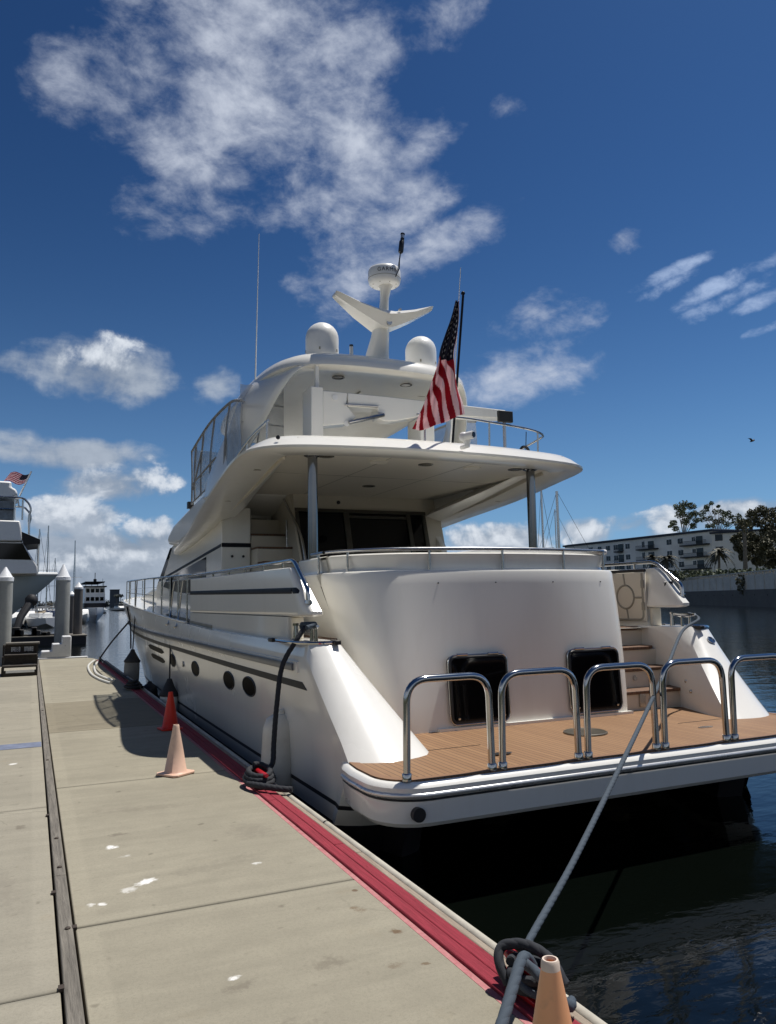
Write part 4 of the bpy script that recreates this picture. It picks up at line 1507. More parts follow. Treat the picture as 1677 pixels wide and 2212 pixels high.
# ---- cabin sides
for s in (-1, 1):
    m = MB()
    if s < 0:
        poly = [(13.0, 1.2), (13.0, 3.2), (15, 3.12), (17.2, 3.0), (18.4, 2.86), (20.4, 2.05), (20.4, 1.3)]
    else:
        poly = [(12.15, 1.2), (12.15, 2.2), (12.3, 2.55), (12.6, 2.85), (13.05, 3.07), (15, 3.05), (17.2, 3.0), (18.4, 2.86), (20.4, 2.05), (20.4, 1.3)]
    m.prism(poly, lambda u, v, w_: P(s * (1.95 + w_), u, v), -.5 if s < 0 else -.12, 0)
    cs = m.build('cabin_side', M['gel'], yacht, bevel=.02)
    m = MB()
    a0 = []
    for i in range(40):
        y = lerp(13.03 if s < 0 else 12.5, 19.9, i / 39)
        z = 2.56 - (y - 13.0) * .0565
        h = .028
        a0.append([P(s * 1.951, y, z - h), P(s * 1.957, y, z), P(s * 1.951, y, z + h), P(s * 1.93, y, z)])
    m.loft(a0)
    m.build('cabin_stripe', M['stripe'], cs, 60)
    m = MB()
    m.prism([(14.25, 2.43), (18.9, 2.16), (19.3, 2.0), (17.6, 1.86), (15.4, 1.74), (14.25, 1.74)], lambda u, v, w_: P(s * (1.95 + w_), u, v), -.01, .006)
    m.build('cabin_window', M['black_glass'], cs)
    m = MB()
    m.prism([(18.05, 2.86), (18.35, 2.86), (20.2, 2.10), (19.3, 2.22)], lambda u, v, w_: P(s * (1.95 + w_), u, v), -.01, .007)
    m.build('windscreen_side', M['black_glass'], cs)
# stripe wrapping on to the aft face beside the stairs
m = MB()
m.box(XC - 1.95, XC - 1.45, 12.99, 12.9985, 2.525, 2.595)
m.build('cabin_stripe', M['stripe'], yacht)
for bb in (-1.77, -1.58):
    m = MB()
    m.tube([P(bb, 13.0, 2.37), P(bb, 12.985, 2.37)], .022, 12)
    m.build('courtesy_light', M['black'], yacht)
# saloon body and fore trunk
m = MB()
m.prism([(14.4, 1.25), (14.4, 3.2), (17.2, 3.0), (18.4, 2.86), (20.3, 2.06), (22.5, 2.02), (24.6, 1.86), (25.3, 1.72), (25.3, 1.4), (20, 1.25)], lambda u, v, w_: P(w_, u, v), -1.80, 1.80)
m.build('deckhouse', M['gel'], yacht, bevel=.08, seg=3)
m = MB()
m.prism([(18.5, 2.78), (20.15, 2.10)], lambda u, v, w_: P(w_, u, v), 0, 0) if False else m.add([P(-1.6, 18.52, 2.83), P(1.6, 18.52, 2.83), P(1.6, 20.2, 2.13), P(-1.6, 20.2, 2.13)], [(0, 1, 2, 3)])
m.build('windscreen', M['black_glass'], yacht)
# ---- flybridge stair on the port side
m = MB()
for (y0, z0, z1) in ((12.2, 1.2, 2.22), (12.6, 1.2, 2.48), (13.0, 1.2, 2.73), (13.4, 1.2, 3.05)):
    m.box(XC - 1.44, XC - .82, y0 + .02, y0 + .42, z0, z1)
fs = m.build('flybridge_stairs', M['gel_in'], yacht, bevel=.006)
for (y0, z1) in ((12.2, 2.22), (12.6, 2.48), (13.0, 2.73)):
    m = MB()
    m.box(XC - 1.44, XC - .83, y0, y0 + .4, z1 + .002, z1 + .032)
    m.build('stair_tread', M['teak_dark'], fs)
m = MB()
m.prism([(12.02, 1.2), (13.9, 1.2), (13.9, 3.9), (13.0, 3.9), (12.75, 3.43), (12.5, 2.85), (12.1, 2.1)], lambda u, v, w_: P(-.80 + w_, u, v), -.035, .0)
m.build('stair_side', M['gel_in'], fs)
m = MB()
m.box(XC - 1.42, XC - .86, 13.82, 13.86, 3.06, 3.85)
hp_ = m.build('stair_hatch', M['gel'], yacht, bevel=.012)
m = MB(); m.box(XC - 1.40, XC - .95, 13.80, 13.815, 3.085, 3.11); m.build('hatch_vent', M['gasket'], hp_)
m = MB()
m.tube(rounded([P(-.85, 13.1, 3.42), P(-.85, 11.9, 2.55), P(-.85, 11.75, 1.25)], .5, 8), .022, 10)
m.tube(rounded([P(-.85, 12.9, 3.0), P(-.85, 12.85, 2.2)], .1), .016, 8)
m.build('stair_handrail', M['steel_dull'], fs)

# ---- flybridge body
m = MB()
m.prism([(12.9, 3.44), (12.9, 3.62), (13.8, 3.56), (15.2, 3.48), (17.3, 3.30), (17.95, 3.14), (18.1, 3.02), (17.9, 2.90), (16.5, 2.84), (14.9, 2.98), (13.6, 3.2)], lambda u, v, w_: P(w_, u, v), -2.06, 2.06)
fb_ = m.build('flybridge_body', M['gel'], yacht, bevel=.07, seg=3)
for s in (-1, 1):
    m = MB()
    m.prism([(11.3, 3.40), (11.3, 3.60), (12.4, 3.68), (13.0, 3.62), (13.0, 3.2), (12.4, 3.22)], lambda u, v, w_: P(s * (2.06 + w_), u, v), -.14, 0)
    m.build('flybridge_coaming', M['gel'], fb_, bevel=.02)
m = MB()
m.box(XC - 2.10, XC - 1.99, 15.3, 15.44, 3.44, 3.57)
m.build('side_light', M['black'], fb_)
# deck of the flybridge
m = MB()
m.box(XC - 1.9, XC + 1.9, 8.95, 13.0, 3.575, 3.60)
m.build('flybridge_deck', M['gel'], ovh)

# ---- hardtop and arch legs
def ht_outline(ins):
    pts = []
    base = [(0, 10.28), (-.6, 10.31), (-1.05, 10.40), (-1.35, 10.56), (-1.55, 10.85), (-1.66, 11.3), (-1.72, 12.0), (-1.74, 13.0), (-1.70, 14.2), (-1.5, 14.9), (-1.0, 15.2), (0, 15.3)]
    pp = catmull([(b, y, 0) for b, y in base], 4)
    c = [(p.x * (1 - ins / 1.75), 12.8 + (p.y - 12.8) * (1 - ins / 2.5)) for p in pp]
    return c + [(-b, y) for b, y in reversed(c[1:-1])]
def htz(y):
    return -.03 * max(0, y - 11.5) ** 1.5
m = MB()
m.loft([[P(b, y, z + htz(y)) for b, y in ht_outline(i)] for i, z in ((.40, 5.05), (.22, 5.0), (.05, 5.0), (.0, 5.03), (.01, 5.09), (.08, 5.20), (.2, 5.265), (.45, 5.30), (.9, 5.31))])
ht = m.build('hardtop', M['gel'], yacht, 40)
for s in (-1, 1):
    m = MB()
    m.lathe([(.10, 0), (.10, -.012), (.075, -.014), (.07, -.004), (0, -.004)], P(s * .585, 11.02, 5.05), 24)
    m.build('hardtop_light', lightmat, ht)
m = MB()
for (b0, b1, yy) in ((-1.2, 1.2, 11.55), ):
    m.box(XC + b0, XC + b1, yy - .008, yy + .008, 5.035, 5.052)
m.box(XC - .008, XC + .008, 11.55, 13.5, 5.0, 5.05)
m.build('headliner_seam', M['gasket'], ht)
for s in (-1, 1):
    aft = [(-1.10, 10.42, 5.02), (-1.36, 10.55, 4.98), (-1.56, 10.78, 4.70), (-1.71, 11.12, 4.32), (-1.84, 11.55, 4.00), (-1.97, 11.9, 3.72), (-2.02, 12.05, 3.40)]
    fwd = [(-1.35, 12.2, 5.22), (-1.70, 12.0, 5.05), (-1.90, 12.05, 4.72), (-1.99, 12.45, 4.34), (-2.06, 12.95, 3.98), (-2.10, 13.35, 3.70), (-2.12, 13.6, 3.40)]
    A = catmull(aft, 5)
    F_ = catmull(fwd, 5)
    rings = []
    for i, (a, f) in enumerate(zip(A, F_)):
        t = i / (len(A) - 1)
        n_ = Vector((-lerp(.75, 1, min(1, t * 2.2)), 0, lerp(.66, .05, min(1, t * 2.2)))).normalized()
        a2, f2 = Vector(a), Vector(f)
        r = []
        for u, o_ in ((0, 0), (.02, .03), (.12, .055), (.35, .07), (.65, .07), (.88, .055), (.98, .03), (1, 0), (.9, -.06), (.5, -.07), (.1, -.06)):
            p = a2.lerp(f2, u) + n_ * o_
            r.append(P(-s * p.x, p.y, p.z))
        rings.append(r)
    m = MB()
    m.loft(rings)
    m.build('arch_leg', M['gel'], ht, 45)
# satellite domes
for s in (-1, 1):
    m = MB()
    R_ = .255
    prof = [(.20, 0), (.235, .02), (.245, .05), (R_, .10), (R_, .33)] + [(R_ * math.cos(a), .33 + R_ * math.sin(a)) for a in (math.pi / 2 * k / 8 for k in range(1, 9))]
    prof[-1] = (0, .33 + R_)
    m.lathe(prof, P(s * .855, 11.0, 5.29), 36)
    dm = m.build('satellite_dome', M['white_plastic'], yacht, 50)
    m = MB()
    for k in range(3):
        a = rad(-118 + 70 * (k - 1))
        m.box(-.012, .012, -.004, .004, -.02, .02, Matrix.Translation(P(s * .855 + (R_ + .002) * math.cos(a), 11.0 + (R_ + .002) * math.sin(a), 5.40)) @ Matrix.Rotation(a + math.pi / 2, 4, 'Z'))
    m.build('dome_latch', M['gasket'], dm)
m = MB()
m.tube([P(-.47, 10.75, 5.28), P(-.47, 10.75, 5.47)], .028, 12)
an = m.build('stub_antenna', M['white_plastic'], yacht)
m = MB(); m.tube([P(-.47, 10.75, 5.471), P(-.47, 10.75, 5.50)], .03, 12); m.build('antenna_tip', M['black'], an)
# mast
m = MB()
def oval(c, rx, ry, n=20):
    return [Vector((c[0] + rx * math.cos(2 * math.pi * k / n), c[1] + ry * math.sin(2 * math.pi * k / n), c[2])) for k in range(n)]
m.loft([oval(P(0, 10.92, 5.24), .21, .34), oval(P(0, 10.86, 5.40), .165, .29), oval(P(0, 10.72, 5.68), .125, .22), oval(P(0, 10.68, 5.79), .12, .20)])
mast = m.build('radar_mast', M['gel'], yacht, 50)
m = MB()
for s in (-1, 1):
    rings = []
    for (t, b, yc, hw, zc, th) in ((0, 0.0, 10.60, .30, 5.86, .13), (.1, .12, 10.60, .30, 5.875, .115), (.5, .45, 10.57, .235, 5.995, .075), (.95, .79, 10.55, .12, 6.16, .035), (1, .82, 10.55, .09, 6.175, .02)):
        rings.append([P(s * b, yc - hw, zc - th * .1 + (.06 if t < .2 else .03)), P(s * b, yc - hw * .6, zc - th), P(s * b, yc + hw * .6, zc - th), P(s * b, yc + hw, zc), P(s * b, yc + hw * .6, zc + th * .7), P(s * b, yc - hw * .7, zc + th)])
    m.loft(rings)
m.build('mast_wing', M['gel'], mast, 25)
m = MB()
m.tube([P(0.01, 10.42, 5.80), P(.01, 10.37, 5.80)], .045, 14)
m.tube([P(.17, 10.35, 6.0), P(.17, 10.31, 6.0)], .022, 10)
m.build('mast_light', M['steel_dull'], mast)
m = MB()
m.loft([oval(P(0, 10.58, 5.92), .075, .10), oval(P(0, 10.53, 6.2), .065, .085), oval(P(0, 10.47, 6.38), .085, .10), oval(P(0, 10.47, 6.42), .13, .14)])
m.build('radar_stalk', M['gel'], mast, 50)
rc = P(-.02, 10.47, 0)
m = MB()
m.lathe([(.12, 6.40), (.20, 6.405), (.235, 6.43), (.248, 6.47), (.252, 6.52), (.250, 6.62), (.235, 6.665), (.18, 6.69), (0, 6.70)], rc, 40)
rd = m.build('radar_dome', M['white_plastic'], yacht, 50)
m = MB()
m.lathe([(.2535, 6.497), (.2545, 6.500), (.2535, 6.503)], rc, 40)
for k in range(8):
    a = 2 * math.pi * k / 8
    m.sphere(rc + Vector((.19 * math.cos(a), .19 * math.sin(a), 6.412)), .014, 8)
m.build('radar_seam', M['gasket'], rd)
# lettering on the radar housing
fc = bpy.data.curves.new("lettering", 'FONT')
fc.body = "GARMIN"
fc.size = .085
fc.space_character = 1.12
fc.extrude = 0
fo = bpy.data.objects.new("lettering", fc)
COL.objects.link(fo)
bpy.context.view_layer.update()
dg = bpy.context.evaluated_depsgraph_get()
tm = bpy.data.meshes.new_from_object(fo.evaluated_get(dg))
bpy.data.objects.remove(fo)
xs = [v.co.x for v in tm.vertices]
w0 = (min(xs) + max(xs)) / 2
face = math.atan2(-rc.y, -rc.x) + .27
tb = bmesh.new()
tb.from_mesh(tm)
bmesh.ops.subdivide_edges(tb, edges=tb.edges, cuts=2)
for v in tb.verts:
    a = face + (v.co.x - w0) / .252
    z = 6.575 + v.co.y - .03
    v.co = Vector((rc.x + .2545 * math.cos(a), rc.y + .2545 * math.sin(a), z)) - Vector((XC, 15, -.5))
tb.to_mesh(tm)
tb.free()
tm.materials.append(M['black'])
lo_ = bpy.data.objects.new("lettering", tm)
COL.objects.link(lo_)
lo_.parent = rd
# light pole
m = MB()
m.tube([P(.06, 10.26, 6.44), P(.11, 10.24, 6.62), P(.145, 10.22, 6.86)], .011, 8)
lp = m.build('light_pole', M['steel_dull'], yacht)
m = MB()
m.tube([P(.140, 10.22, 6.86), P(.15, 10.22, 6.88), P(.17, 10.22, 7.04), P(.175, 10.22, 7.06)], [.03, .04, .04, .03], 12)
m.tube([P(.178, 10.22, 7.06), P(.182, 10.22, 7.10)], .03, 12)
m.tube([P(.186, 10.22, 7.155), P(.19, 10.22, 7.175)], .034, 12)
m.build('lamp_body', M['black'], lp)
m = MB(); m.tube([P(.182, 10.22, 7.10), P(.187, 10.22, 7.157)], .028, 12); m.build('lamp_lens', M['steel_dull'], lp)
m = MB()
m.tube([P(.06, 10.24, 6.47), P(.11, 10.2, 6.60), P(.12, 10.21, 6.72), P(.14, 10.215, 6.86)], .008, 6)
m.build('lamp_cable', M['black'], lp)
# whip antennas
m = MB()
b0 = at_depth(551, 853, 12.4)
t0 = at_depth(560, 505, 12.55)
m.tube([b0, b0.lerp(t0, .3), t0], [.014, .010, .005], 8)
wa = m.build('whip_antenna', M['white_plastic'], yacht)
m = MB()
m.tube([b0 + Vector((.02, -.02, -.1)), b0 + Vector((0, 0, .04))], .022, 8)
m.sphere(b0 + Vector((-.03, -.03, -.04)), .04, 8)
m.build('antenna_mount', M['steel_dull'], wa)
m = MB()
b0 = P(.86, 10.15, 3.58)
t0 = at_depth(995.5, 578, 11.35)
m.tube([b0, b0.lerp(t0, .35), t0], [.016, .012, .005], 8)
m.build('whip_antenna', M['white_plastic'], yacht)

# ---- clear curtains round the flybridge
def curtain(s):
    top = [(11.3, 4.62), (12.04, 4.76), (13.46, 4.77), (14.5, 4.67), (15.3, 4.56)]
    bot = [(11.3, 3.66), (12.4, 3.70), (13.74, 3.60), (14.6, 3.54), (15.2, 3.50)]
    tp = catmull([P(s * 2.04, y, z) for y, z in top], 5)
    bp = catmull([P(s * 2.05, y, z) for y, z in bot], 5)
    m = MB()
    rows = []
    random.seed(7)
    for i in range(7):
        u = i / 6
        rows.append([a.lerp(b_, u) + Vector((s * .02 * math.sin(j * 1.3 + i * .9) * math.sin(math.pi * u), 0, 0)) for j, (a, b_) in enumerate(zip(tp, bp))])
    m.loft(rows, closed=False)
    cu = m.build('side_curtain', M['vinyl'], yacht, 60)
    m = MB()
    m.tube(tp, .022, 8)
    m.tube([p + Vector((0, 0, .02)) for p in bp], .014, 8)
    m.build('curtain_frame', M['canvas'], cu)
    for j in (5, 9, 13, 17, 20):
        m = MB()
        a, b_ = tp[min(j, 20)], bp[min(j, 20)]
        mid = a.lerp(b_, .5) + Vector((0, .12 if j < 20 else -.05, 0))
        m.tube(catmull([a, mid, b_], 5), .018, 8)
        m.build('curtain_pole', M['canvas'], cu)
    m = MB()
    m.tube([P(s * 2.08, 12.9, 4.02), P(s * 2.08, 15.0, 3.86)], .016, 8)
    m.tube([P(s * 2.08, 14.1, 4.35), P(s * 2.08, 14.9, 3.75)], .016, 8)
    m.build('curtain_rail', M['canvas'], cu)
for s in (-1, 1):
    curtain(s)
m = MB()
m.loft([[P(lerp(-1.95, -1.25, i / 8), 11.75 + .03 * math.sin(i * 2.1), lerp(5.0, 3.62, j / 6)) for i in range(9)] for j in range(7)], closed=False)
rcu = m.build('aft_curtain', M['vinyl'], yacht, 60)
m = MB()
for zz in (4.72, 4.40, 4.0):
    m.tube([P(-1.93, 11.74, zz), P(-1.26, 11.74, zz - .03)], .009, 6)
m.tube([P(-1.55, 11.72, 4.95), P(-1.75, 11.7, 3.65)], .012, 6)
m.build('curtain_seam', M['canvas'], rcu)
m = MB()
m.loft([[P(lerp(-2.0, 2.0, i / 12), 15.3 + .25 * (1 - (lerp(-1, 1, i / 12)) ** 2), lerp(4.6, 3.5, j / 4)) for i in range(13)] for j in range(5)], closed=False)
m.build('front_curtain', M['vinyl'], yacht, 60)

# ---- davit on the flybridge deck
m = MB()
Y0, Y1 = 10.35, 10.60
m.box(XC - 1.27, XC - 1.09, Y0 - .03, Y1 + .12, 3.58, 4.66)
m.box(XC - 1.16, XC - 1.10, Y0 + .1, Y0 + .16, 4.66, 5.03)
dv = m.build('davit', M['gel'], yacht, bevel=.012)
m = MB()
outer = [(-1.088, 4.62), (.0, 4.625), (2.02, 4.60), (2.08, 4.54), (2.05, 4.47), (.95, 4.42), (.45, 4.36), (.05, 4.26), (-.12, 4.25), (-.56, 4.25), (-.70, 4.16), (-1.088, 4.10)]
def cut(poly):
    return poly
m.prism([(-1.088, 4.62), (-.70, 4.622), (-.72, 4.44), (-.57, 4.27), (-.70, 4.16), (-1.088, 4.10)], lambda u, v, w_: P(u, w_, v), Y0, Y1)
m.prism([(-.695, 4.622), (.0, 4.625), (2.02, 4.60), (2.08, 4.54), (2.05, 4.47), (.95, 4.42), (.45, 4.36), (.05, 4.26), (-.12, 4.25), (-.21, 4.28), (-.22, 4.42), (-.695, 4.42)], lambda u, v, w_: P(u, w_, v), Y0, Y1)
m.build('davit_boom', M['gel'], dv, bevel=.012)
m = MB()
m.tube([P(-.70, Y0 - .04, 4.17), P(-.14, Y0 - .04, 4.33)], .03, 10)
m.tube([P(-.75, Y0 - .02, 4.435), P(-.22, Y0 - .02, 4.455)], .012, 8)
m.build('davit_ram', M['chrome'], dv)
m = MB()
for (b_, z_) in ((-.9, 4.53), (-.15, 4.36), (-.72, 4.16), (1.98, 4.54)):
    m.tube([P(b_, Y0 - .002, z_), P(b_, Y0 - .012, z_)], .042, 18)
m.build('davit_pin', M['white_plastic'], dv)
m = MB()
m.box(XC + .46, XC + .70, 10.3, 10.75, 3.58, 4.35)
m.build('davit_crutch', M['gel'], dv, bevel=.012)

# ---- rails on the flybridge deck
m = MB()
top = catmull([P(-.28, 8.95, 4.02), P(.4, 8.93, 4.02), P(.95, 9.0, 4.01), P(1.6, 9.13, 4.0), P(1.98, 9.32, 3.985), P(2.12, 9.62, 3.98), P(2.15, 10.3, 3.9), P(2.16, 11.2, 3.75)], 6)
m.tube(top, .017, 10)
for (b_, y_) in ((-.22, 8.95), (.87, 8.99), (1.80, 9.22), (2.15, 10.2)):
    q_ = min(top, key=lambda p: abs(p.x - XC - b_) + abs(p.y - y_))
    m.tube([q_, Vector((q_.x, q_.y + .02, ov_zup(q_.y) - .03))], .014, 8)
m.build('flybridge_rail', M['steel_dull'], yacht)
m = MB()
q0 = P(-2.12, 9.55, 3.92)
m.tube(catmull([q0, P(-2.14, 10.3, 3.86), P(-2.15, 11.0, 3.74), P(-2.16, 11.7, 3.6)], 5), .017, 10)
for (y_, z_) in ((9.57, 3.91), (10.6, 3.81), (11.35, 3.67)):
    m.tube([P(-2.13, y_, z_), P(-2.13, y_ + .02, ov_zup(y_) - .03)], .013, 8)
m.build('flybridge_rail', M['steel_dull'], yacht)
# floodlight on a post, and a horn
m = MB()
m.tube([P(1.14, 9.05, 3.58), P(1.14, 9.05, 4.06)], .024, 10)
fl = m.build('floodlight_post', M['steel_dull'], yacht)
m = MB(); m.box(XC + 1.03, XC + 1.26, 9.0, 9.06, 4.04, 4.20); m.build('floodlight', M['greystripe'], fl, bevel=.008)
m = MB()
m.tube([P(1.50 + .07 * math.cos(a), 9.1, 3.66 + .07 * math.sin(a)) for a in (math.pi * k / 10 for k in range(11))], .02, 8)
m.tube([P(1.52, 9.1, 3.66), P(1.54, 9.1, 3.95)], .006, 6)
m.build('hose_hook', M['black'], yacht)

# ---- side-deck stanchions and rails
for s in (-1, 1):
    def rp_(y):
        t = max(0, (y - 20) / 10)
        return P(s * (hb(y, zd(y)) - .10 - .05 * t), y, smooth(y, [(12, 2.045), (13, 2.06), (17.8, 2.15), (22.3, 2.21), (26, 2.36), (30, 2.55)]))
    m = MB()
    ry = [12.86 + i * .5 for i in range(34)] + [29.7]
    m.tube([rp_(y) for y in ry], .018, 8)
    rl = m.build('side_rail', M['steel_dull'], yacht)
    for y in (13.3, 14.15, 15.0, 16.0, 17.1, 18.5, 20.2, 21.6, 23.2, 25.0, 27, 28.8):
        m = MB()
        p = rp_(y)
        m.tube([p, Vector((p.x, p.y, zd(y)))], .015, 8)
        m.tube([Vector((p.x, p.y, zd(y))), Vector((p.x, p.y, zd(y) + .02))], .035, 10)
        m.build('stanchion', M['steel_dull'], yacht)
    m = MB()
    m.tube([rp_(y) * .5 + Vector((rp_(y).x, y, zd(y))) * .5 for y in [17.1 + i * .6 for i in range(21)]], .010, 8)
    m.build('lower_rail', M['steel_dull'], yacht)
    # boarding gate uprights, curved
    for y in (13.75, 14.6):
        m = MB()
        p = rp_(y)
        m.tube(catmull([p + Vector((0, -.05, -.10)), p + Vector((s * .02, 0, -.3)), p + Vector((s * .04, .06, -.62)), Vector((p.x + s * .10, y - .12, zd(y) - .05)), Vector((p.x + s * .16, y - .2, zd(y) - .10))], 5), .016, 8)
        m.build('gate_handhold', M['steel_dull'], yacht)
# dark scupper slot at the foot of the aft bulwark
for s in (-1, 1):
    m = MB()
    a0 = []
    for i in range(12):
        y = lerp(11.2, 15.6, i / 11)
        o_ = (2.48 if y < 12.86 else hb(y, zd(y)) - .13)
        a0.append([P(s * (o_ + .004), y, zd(y) + .005), P(s * (o_ + .004), y, zd(y) + .05), P(s * (o_ - .03), y, zd(y) + .05), P(s * (o_ - .03), y, zd(y) + .005)])
    m.loft(a0)
    m.build('scupper', M['gasket'], yacht)

# =================================================================== FLAG ON ITS STAFF
m = MB()
s0, s1 = P(.17, 8.82, 3.62), P(.15, 8.40, 5.50)
m.tube([s0, s1], .016, 10)
m.sphere(s1 + Vector((0, 0, .03)), .028, 10)
m.build('flagstaff', M['stripe'], yacht)
def flag_mesh(name, grid, NR, NC, canton_r, canton_c, label, group=None, stars=True, stripes=13, stripe_fn=None):
    """grid(s, t) -> point ; s along the hoist, t along the fly"""
    m = MB()
    vs = [grid(i / NR, j / NC) for i in range(NR + 1) for j in range(NC + 1)]
    m.add(vs, [])
    for i in range(NR):
        for j in range(NC):
            a = i * (NC + 1) + j
            m.f.append([a, a + 1, a + NC + 2, a + NC + 1])
            s_, t_ = (i + .5) / NR, (j + .5) / NC
            if t_ < canton_c and s_ < canton_r:
                m.m.append(2)
            else:
                m.m.append((stripe_fn(s_, t_) if stripe_fn else int(s_ * stripes)) % 2)
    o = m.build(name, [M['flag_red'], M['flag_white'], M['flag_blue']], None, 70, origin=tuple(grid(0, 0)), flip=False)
    md = o.modifiers.new('cloth', 'SOLIDIFY')
    md.thickness = .004
    tag(o, label, 'flag', group)
    if stars:
        b = MB()
        for r in range(4):
            for c_ in range(9):
                s_ = (r + .7) / 4.2 * canton_r
                t_ = ((c_ + .75 + .5 * (r % 2)) / 9.9) * canton_c
                ctr = grid(s_, t_)
                du = (grid(min(1, s_ + .01), t_) - grid(s_ - .01, t_)).normalized()
                dv_ = (grid(s_, t_ + .01) - grid(s_, t_ - .01)).normalized()
                n_ = du.cross(dv_).normalized()
                for sd in (1, -1):
                    pts = [ctr + n_ * .006 * sd]
                    for k in range(10):
                        rr = .026 if k % 2 == 0 else .011
                        a = math.pi * 2 * k / 10
                        pts.append(ctr + n_ * .006 * sd + (du * math.cos(a) + dv_ * math.sin(a)) * rr)
                    b.add(pts, [(0, 1 + k, 1 + (k + 1) % 10) for k in range(10)])
        st = b.build('stars', M['flag_star'], o, flip=False)
    return o
FL = [(984, 650), (973, 690), (961, 725), (949, 760), (943, 790), (930, 830), (917, 865), (904, 898), (890, 928)]
FR = [(992, 650), (991, 690), (988, 725), (982, 765), (983, 795), (988, 820), (995, 845), (1003, 868), (1010, 889)]
FD = 9.66
fl3 = [at_depth(x, y, FD) for x, y in FL]
fr3 = [at_depth(x, y, FD) for x, y in FR]
fl3 = catmull(fl3, 6)
fr3 = catmull(fr3, 6)
def big_flag(s, t):
    t = min(1, max(0, t)); s = min(1, max(0, s))
    f = t * (len(fl3) - 1)
    i = min(int(f), len(fl3) - 2)
    a = fl3[i].lerp(fl3[i + 1], f - i)
    b = fr3[i].lerp(fr3[i + 1], f - i)
    # s = 0 hangs on the outer (left) side of the drape
    p = a.lerp(b, s)
    w = (b - a).length
    fold = math.sin(s * math.pi * 5.0 + t * 1.5) * .055 * min(1, .25 + t) + .06 * math.sin(s * math.pi * 2.3 + 1.0 + 2.2 * t) * t + .02 * math.sin(t * 17 + s * 6)
    droop = -.05 * math.sin(math.pi * s) * max(0, t - .8) * 5
    return p + Vector((-.25, -.95, 0)) * fold + Vector((0, 0, droop))
def drape_stripe(s, t):
    f = t * (len(FL) - 1)
    i = min(int(f), len(FL) - 2)
    l = lerp(FL[i][0], FL[i + 1][0], f - i)
    r = lerp(FR[i][0], FR[i + 1][0], f - i)
    x = lerp(l, r, s)
    lean = 26 * (t - .43) / .57 + 2.2 * math.sin(t * 9 + s * 3)
    return int(math.floor((x - 800 - lean) / 10.5))
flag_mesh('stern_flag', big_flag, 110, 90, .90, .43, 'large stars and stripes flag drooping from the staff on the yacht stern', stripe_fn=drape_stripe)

# =================================================================== FENDERS
def fender(name, x, y, ztop, h, r, mat, capmat, label, tilt=(0, 0), line_to=None, cap=False):
    t = thing(name, (x, y, ztop - h), label, 'fender', 'boat fenders hung along the hull')
    t.rotation_euler = (tilt[0], tilt[1], 0)
    b = MB()
    prof = [(0, 0), (r * .45, .015), (r * .8, .06), (r * .97, .14), (r, .24), (r, h - .24), (r * .97, h - .14), (r * .8, h - .055), (r * .45, h - .012), (.05, h)]
    if cap:
        prof = prof[:-3] + [(r * .86, h - .09)]
    b.lathe(prof, (0, 0, 0), 28)
    o = b.build('body', mat, None, 60); o.parent = t
    b = MB()
    if cap:
        b.lathe([(r * 1.04, h - .13), (r * 1.08, h - .10), (r * .7, h), (.06, h + .10), (.04, h + .16), (0, h + .16)], (0, 0, 0), 24)
    else:
        b.lathe([(.05, h - .006), (.045, h + .03), (.03, h + .04), (0, h + .04)], (0, 0, 0), 14)
    o = b.build('end_cap', capmat, None, 50); o.parent = t
    if line_to is not None:
        b = MB()
        p0 = Vector((0, 0, h + (.15 if cap else .03)))
        p1 = Vector(line_to) - Vector((x, y, ztop - h))
        b.tube([p0, p0.lerp(p1, .5), p1], .013, 8)
        o = b.build('lanyard', M['rope_black'], None); o.parent = t
    return t
fender('fender', 2.235, 7.62, .50, .78, .165, M['fender_w'], M['fender_w'], 'big off-white fender squeezed between hull and dock near the stern', (0, .05))
fender('fender', 2.17, 13.9, .16, .62, .15, M['fender_w'], M['rubber'], 'white fender with a black cone cap hanging amidships on a long line', (0, .03), (XC - 2.50, 15.1, 2.08), True)
fender('fender', 2.10, 18.7, .42, .70, .17, M['fender_g'], M['rubber'], 'grey covered fender with black cap hanging near the bow', (0, .03), (XC - 2.5, 20.4, 2.2), True)
fender('fender', 2.20, 16.4, .02, .5, .16, M['rubber'], M['rubber'], 'black fender low in the gap between the midship and bow fenders', (0, 0), None)

# =================================================================== ROPES
def rope(name, pts, r, mat, label, cat='rope', k=10, n=10, group='mooring ropes', pitch=.16, strands=3):
    m = MB()
    path = catmull(pts, k)
    if strands < 2:
        m.tube(path, r, n)
    else:
        # resample evenly, then lay twisted strands round the centre line
        step = r * .55
        fine = [path[0]]
        for a, b in zip(path, path[1:]):
            L = (b - a).length
            q = max(1, int(math.ceil(L / step)))
            fine += [a.lerp(b, (i + 1) / q) for i in range(q)]
        u = None
        acc = 0.0
        lanes = [[] for _ in range(strands)]
        for i, p in enumerate(fine):
            t = (fine[min(i + 1, len(fine) - 1)] - fine[max(i - 1, 0)])
            t = t.normalized() if t.length > 1e-9 else Vector((0, 0, 1))
            if u is None:
                u = t.cross(Vector((.3, .2, .9)))
            u = (u - t * u.dot(t)).normalized()
            w_ = t.cross(u)
            if i:
                acc += (p - fine[i - 1]).length
            for s_ in range(strands):
                a = 2 * math.pi * (acc / pitch + s_ / strands)
                lanes[s_].append(p + (u * math.cos(a) + w_ * math.sin(a)) * r * .15)
        for ln in lanes:
            m.tube(ln, r * .87, 10)
    return tag(m.build(name, mat, None, 60, origin=tuple(pts[0])), label, cat, group)
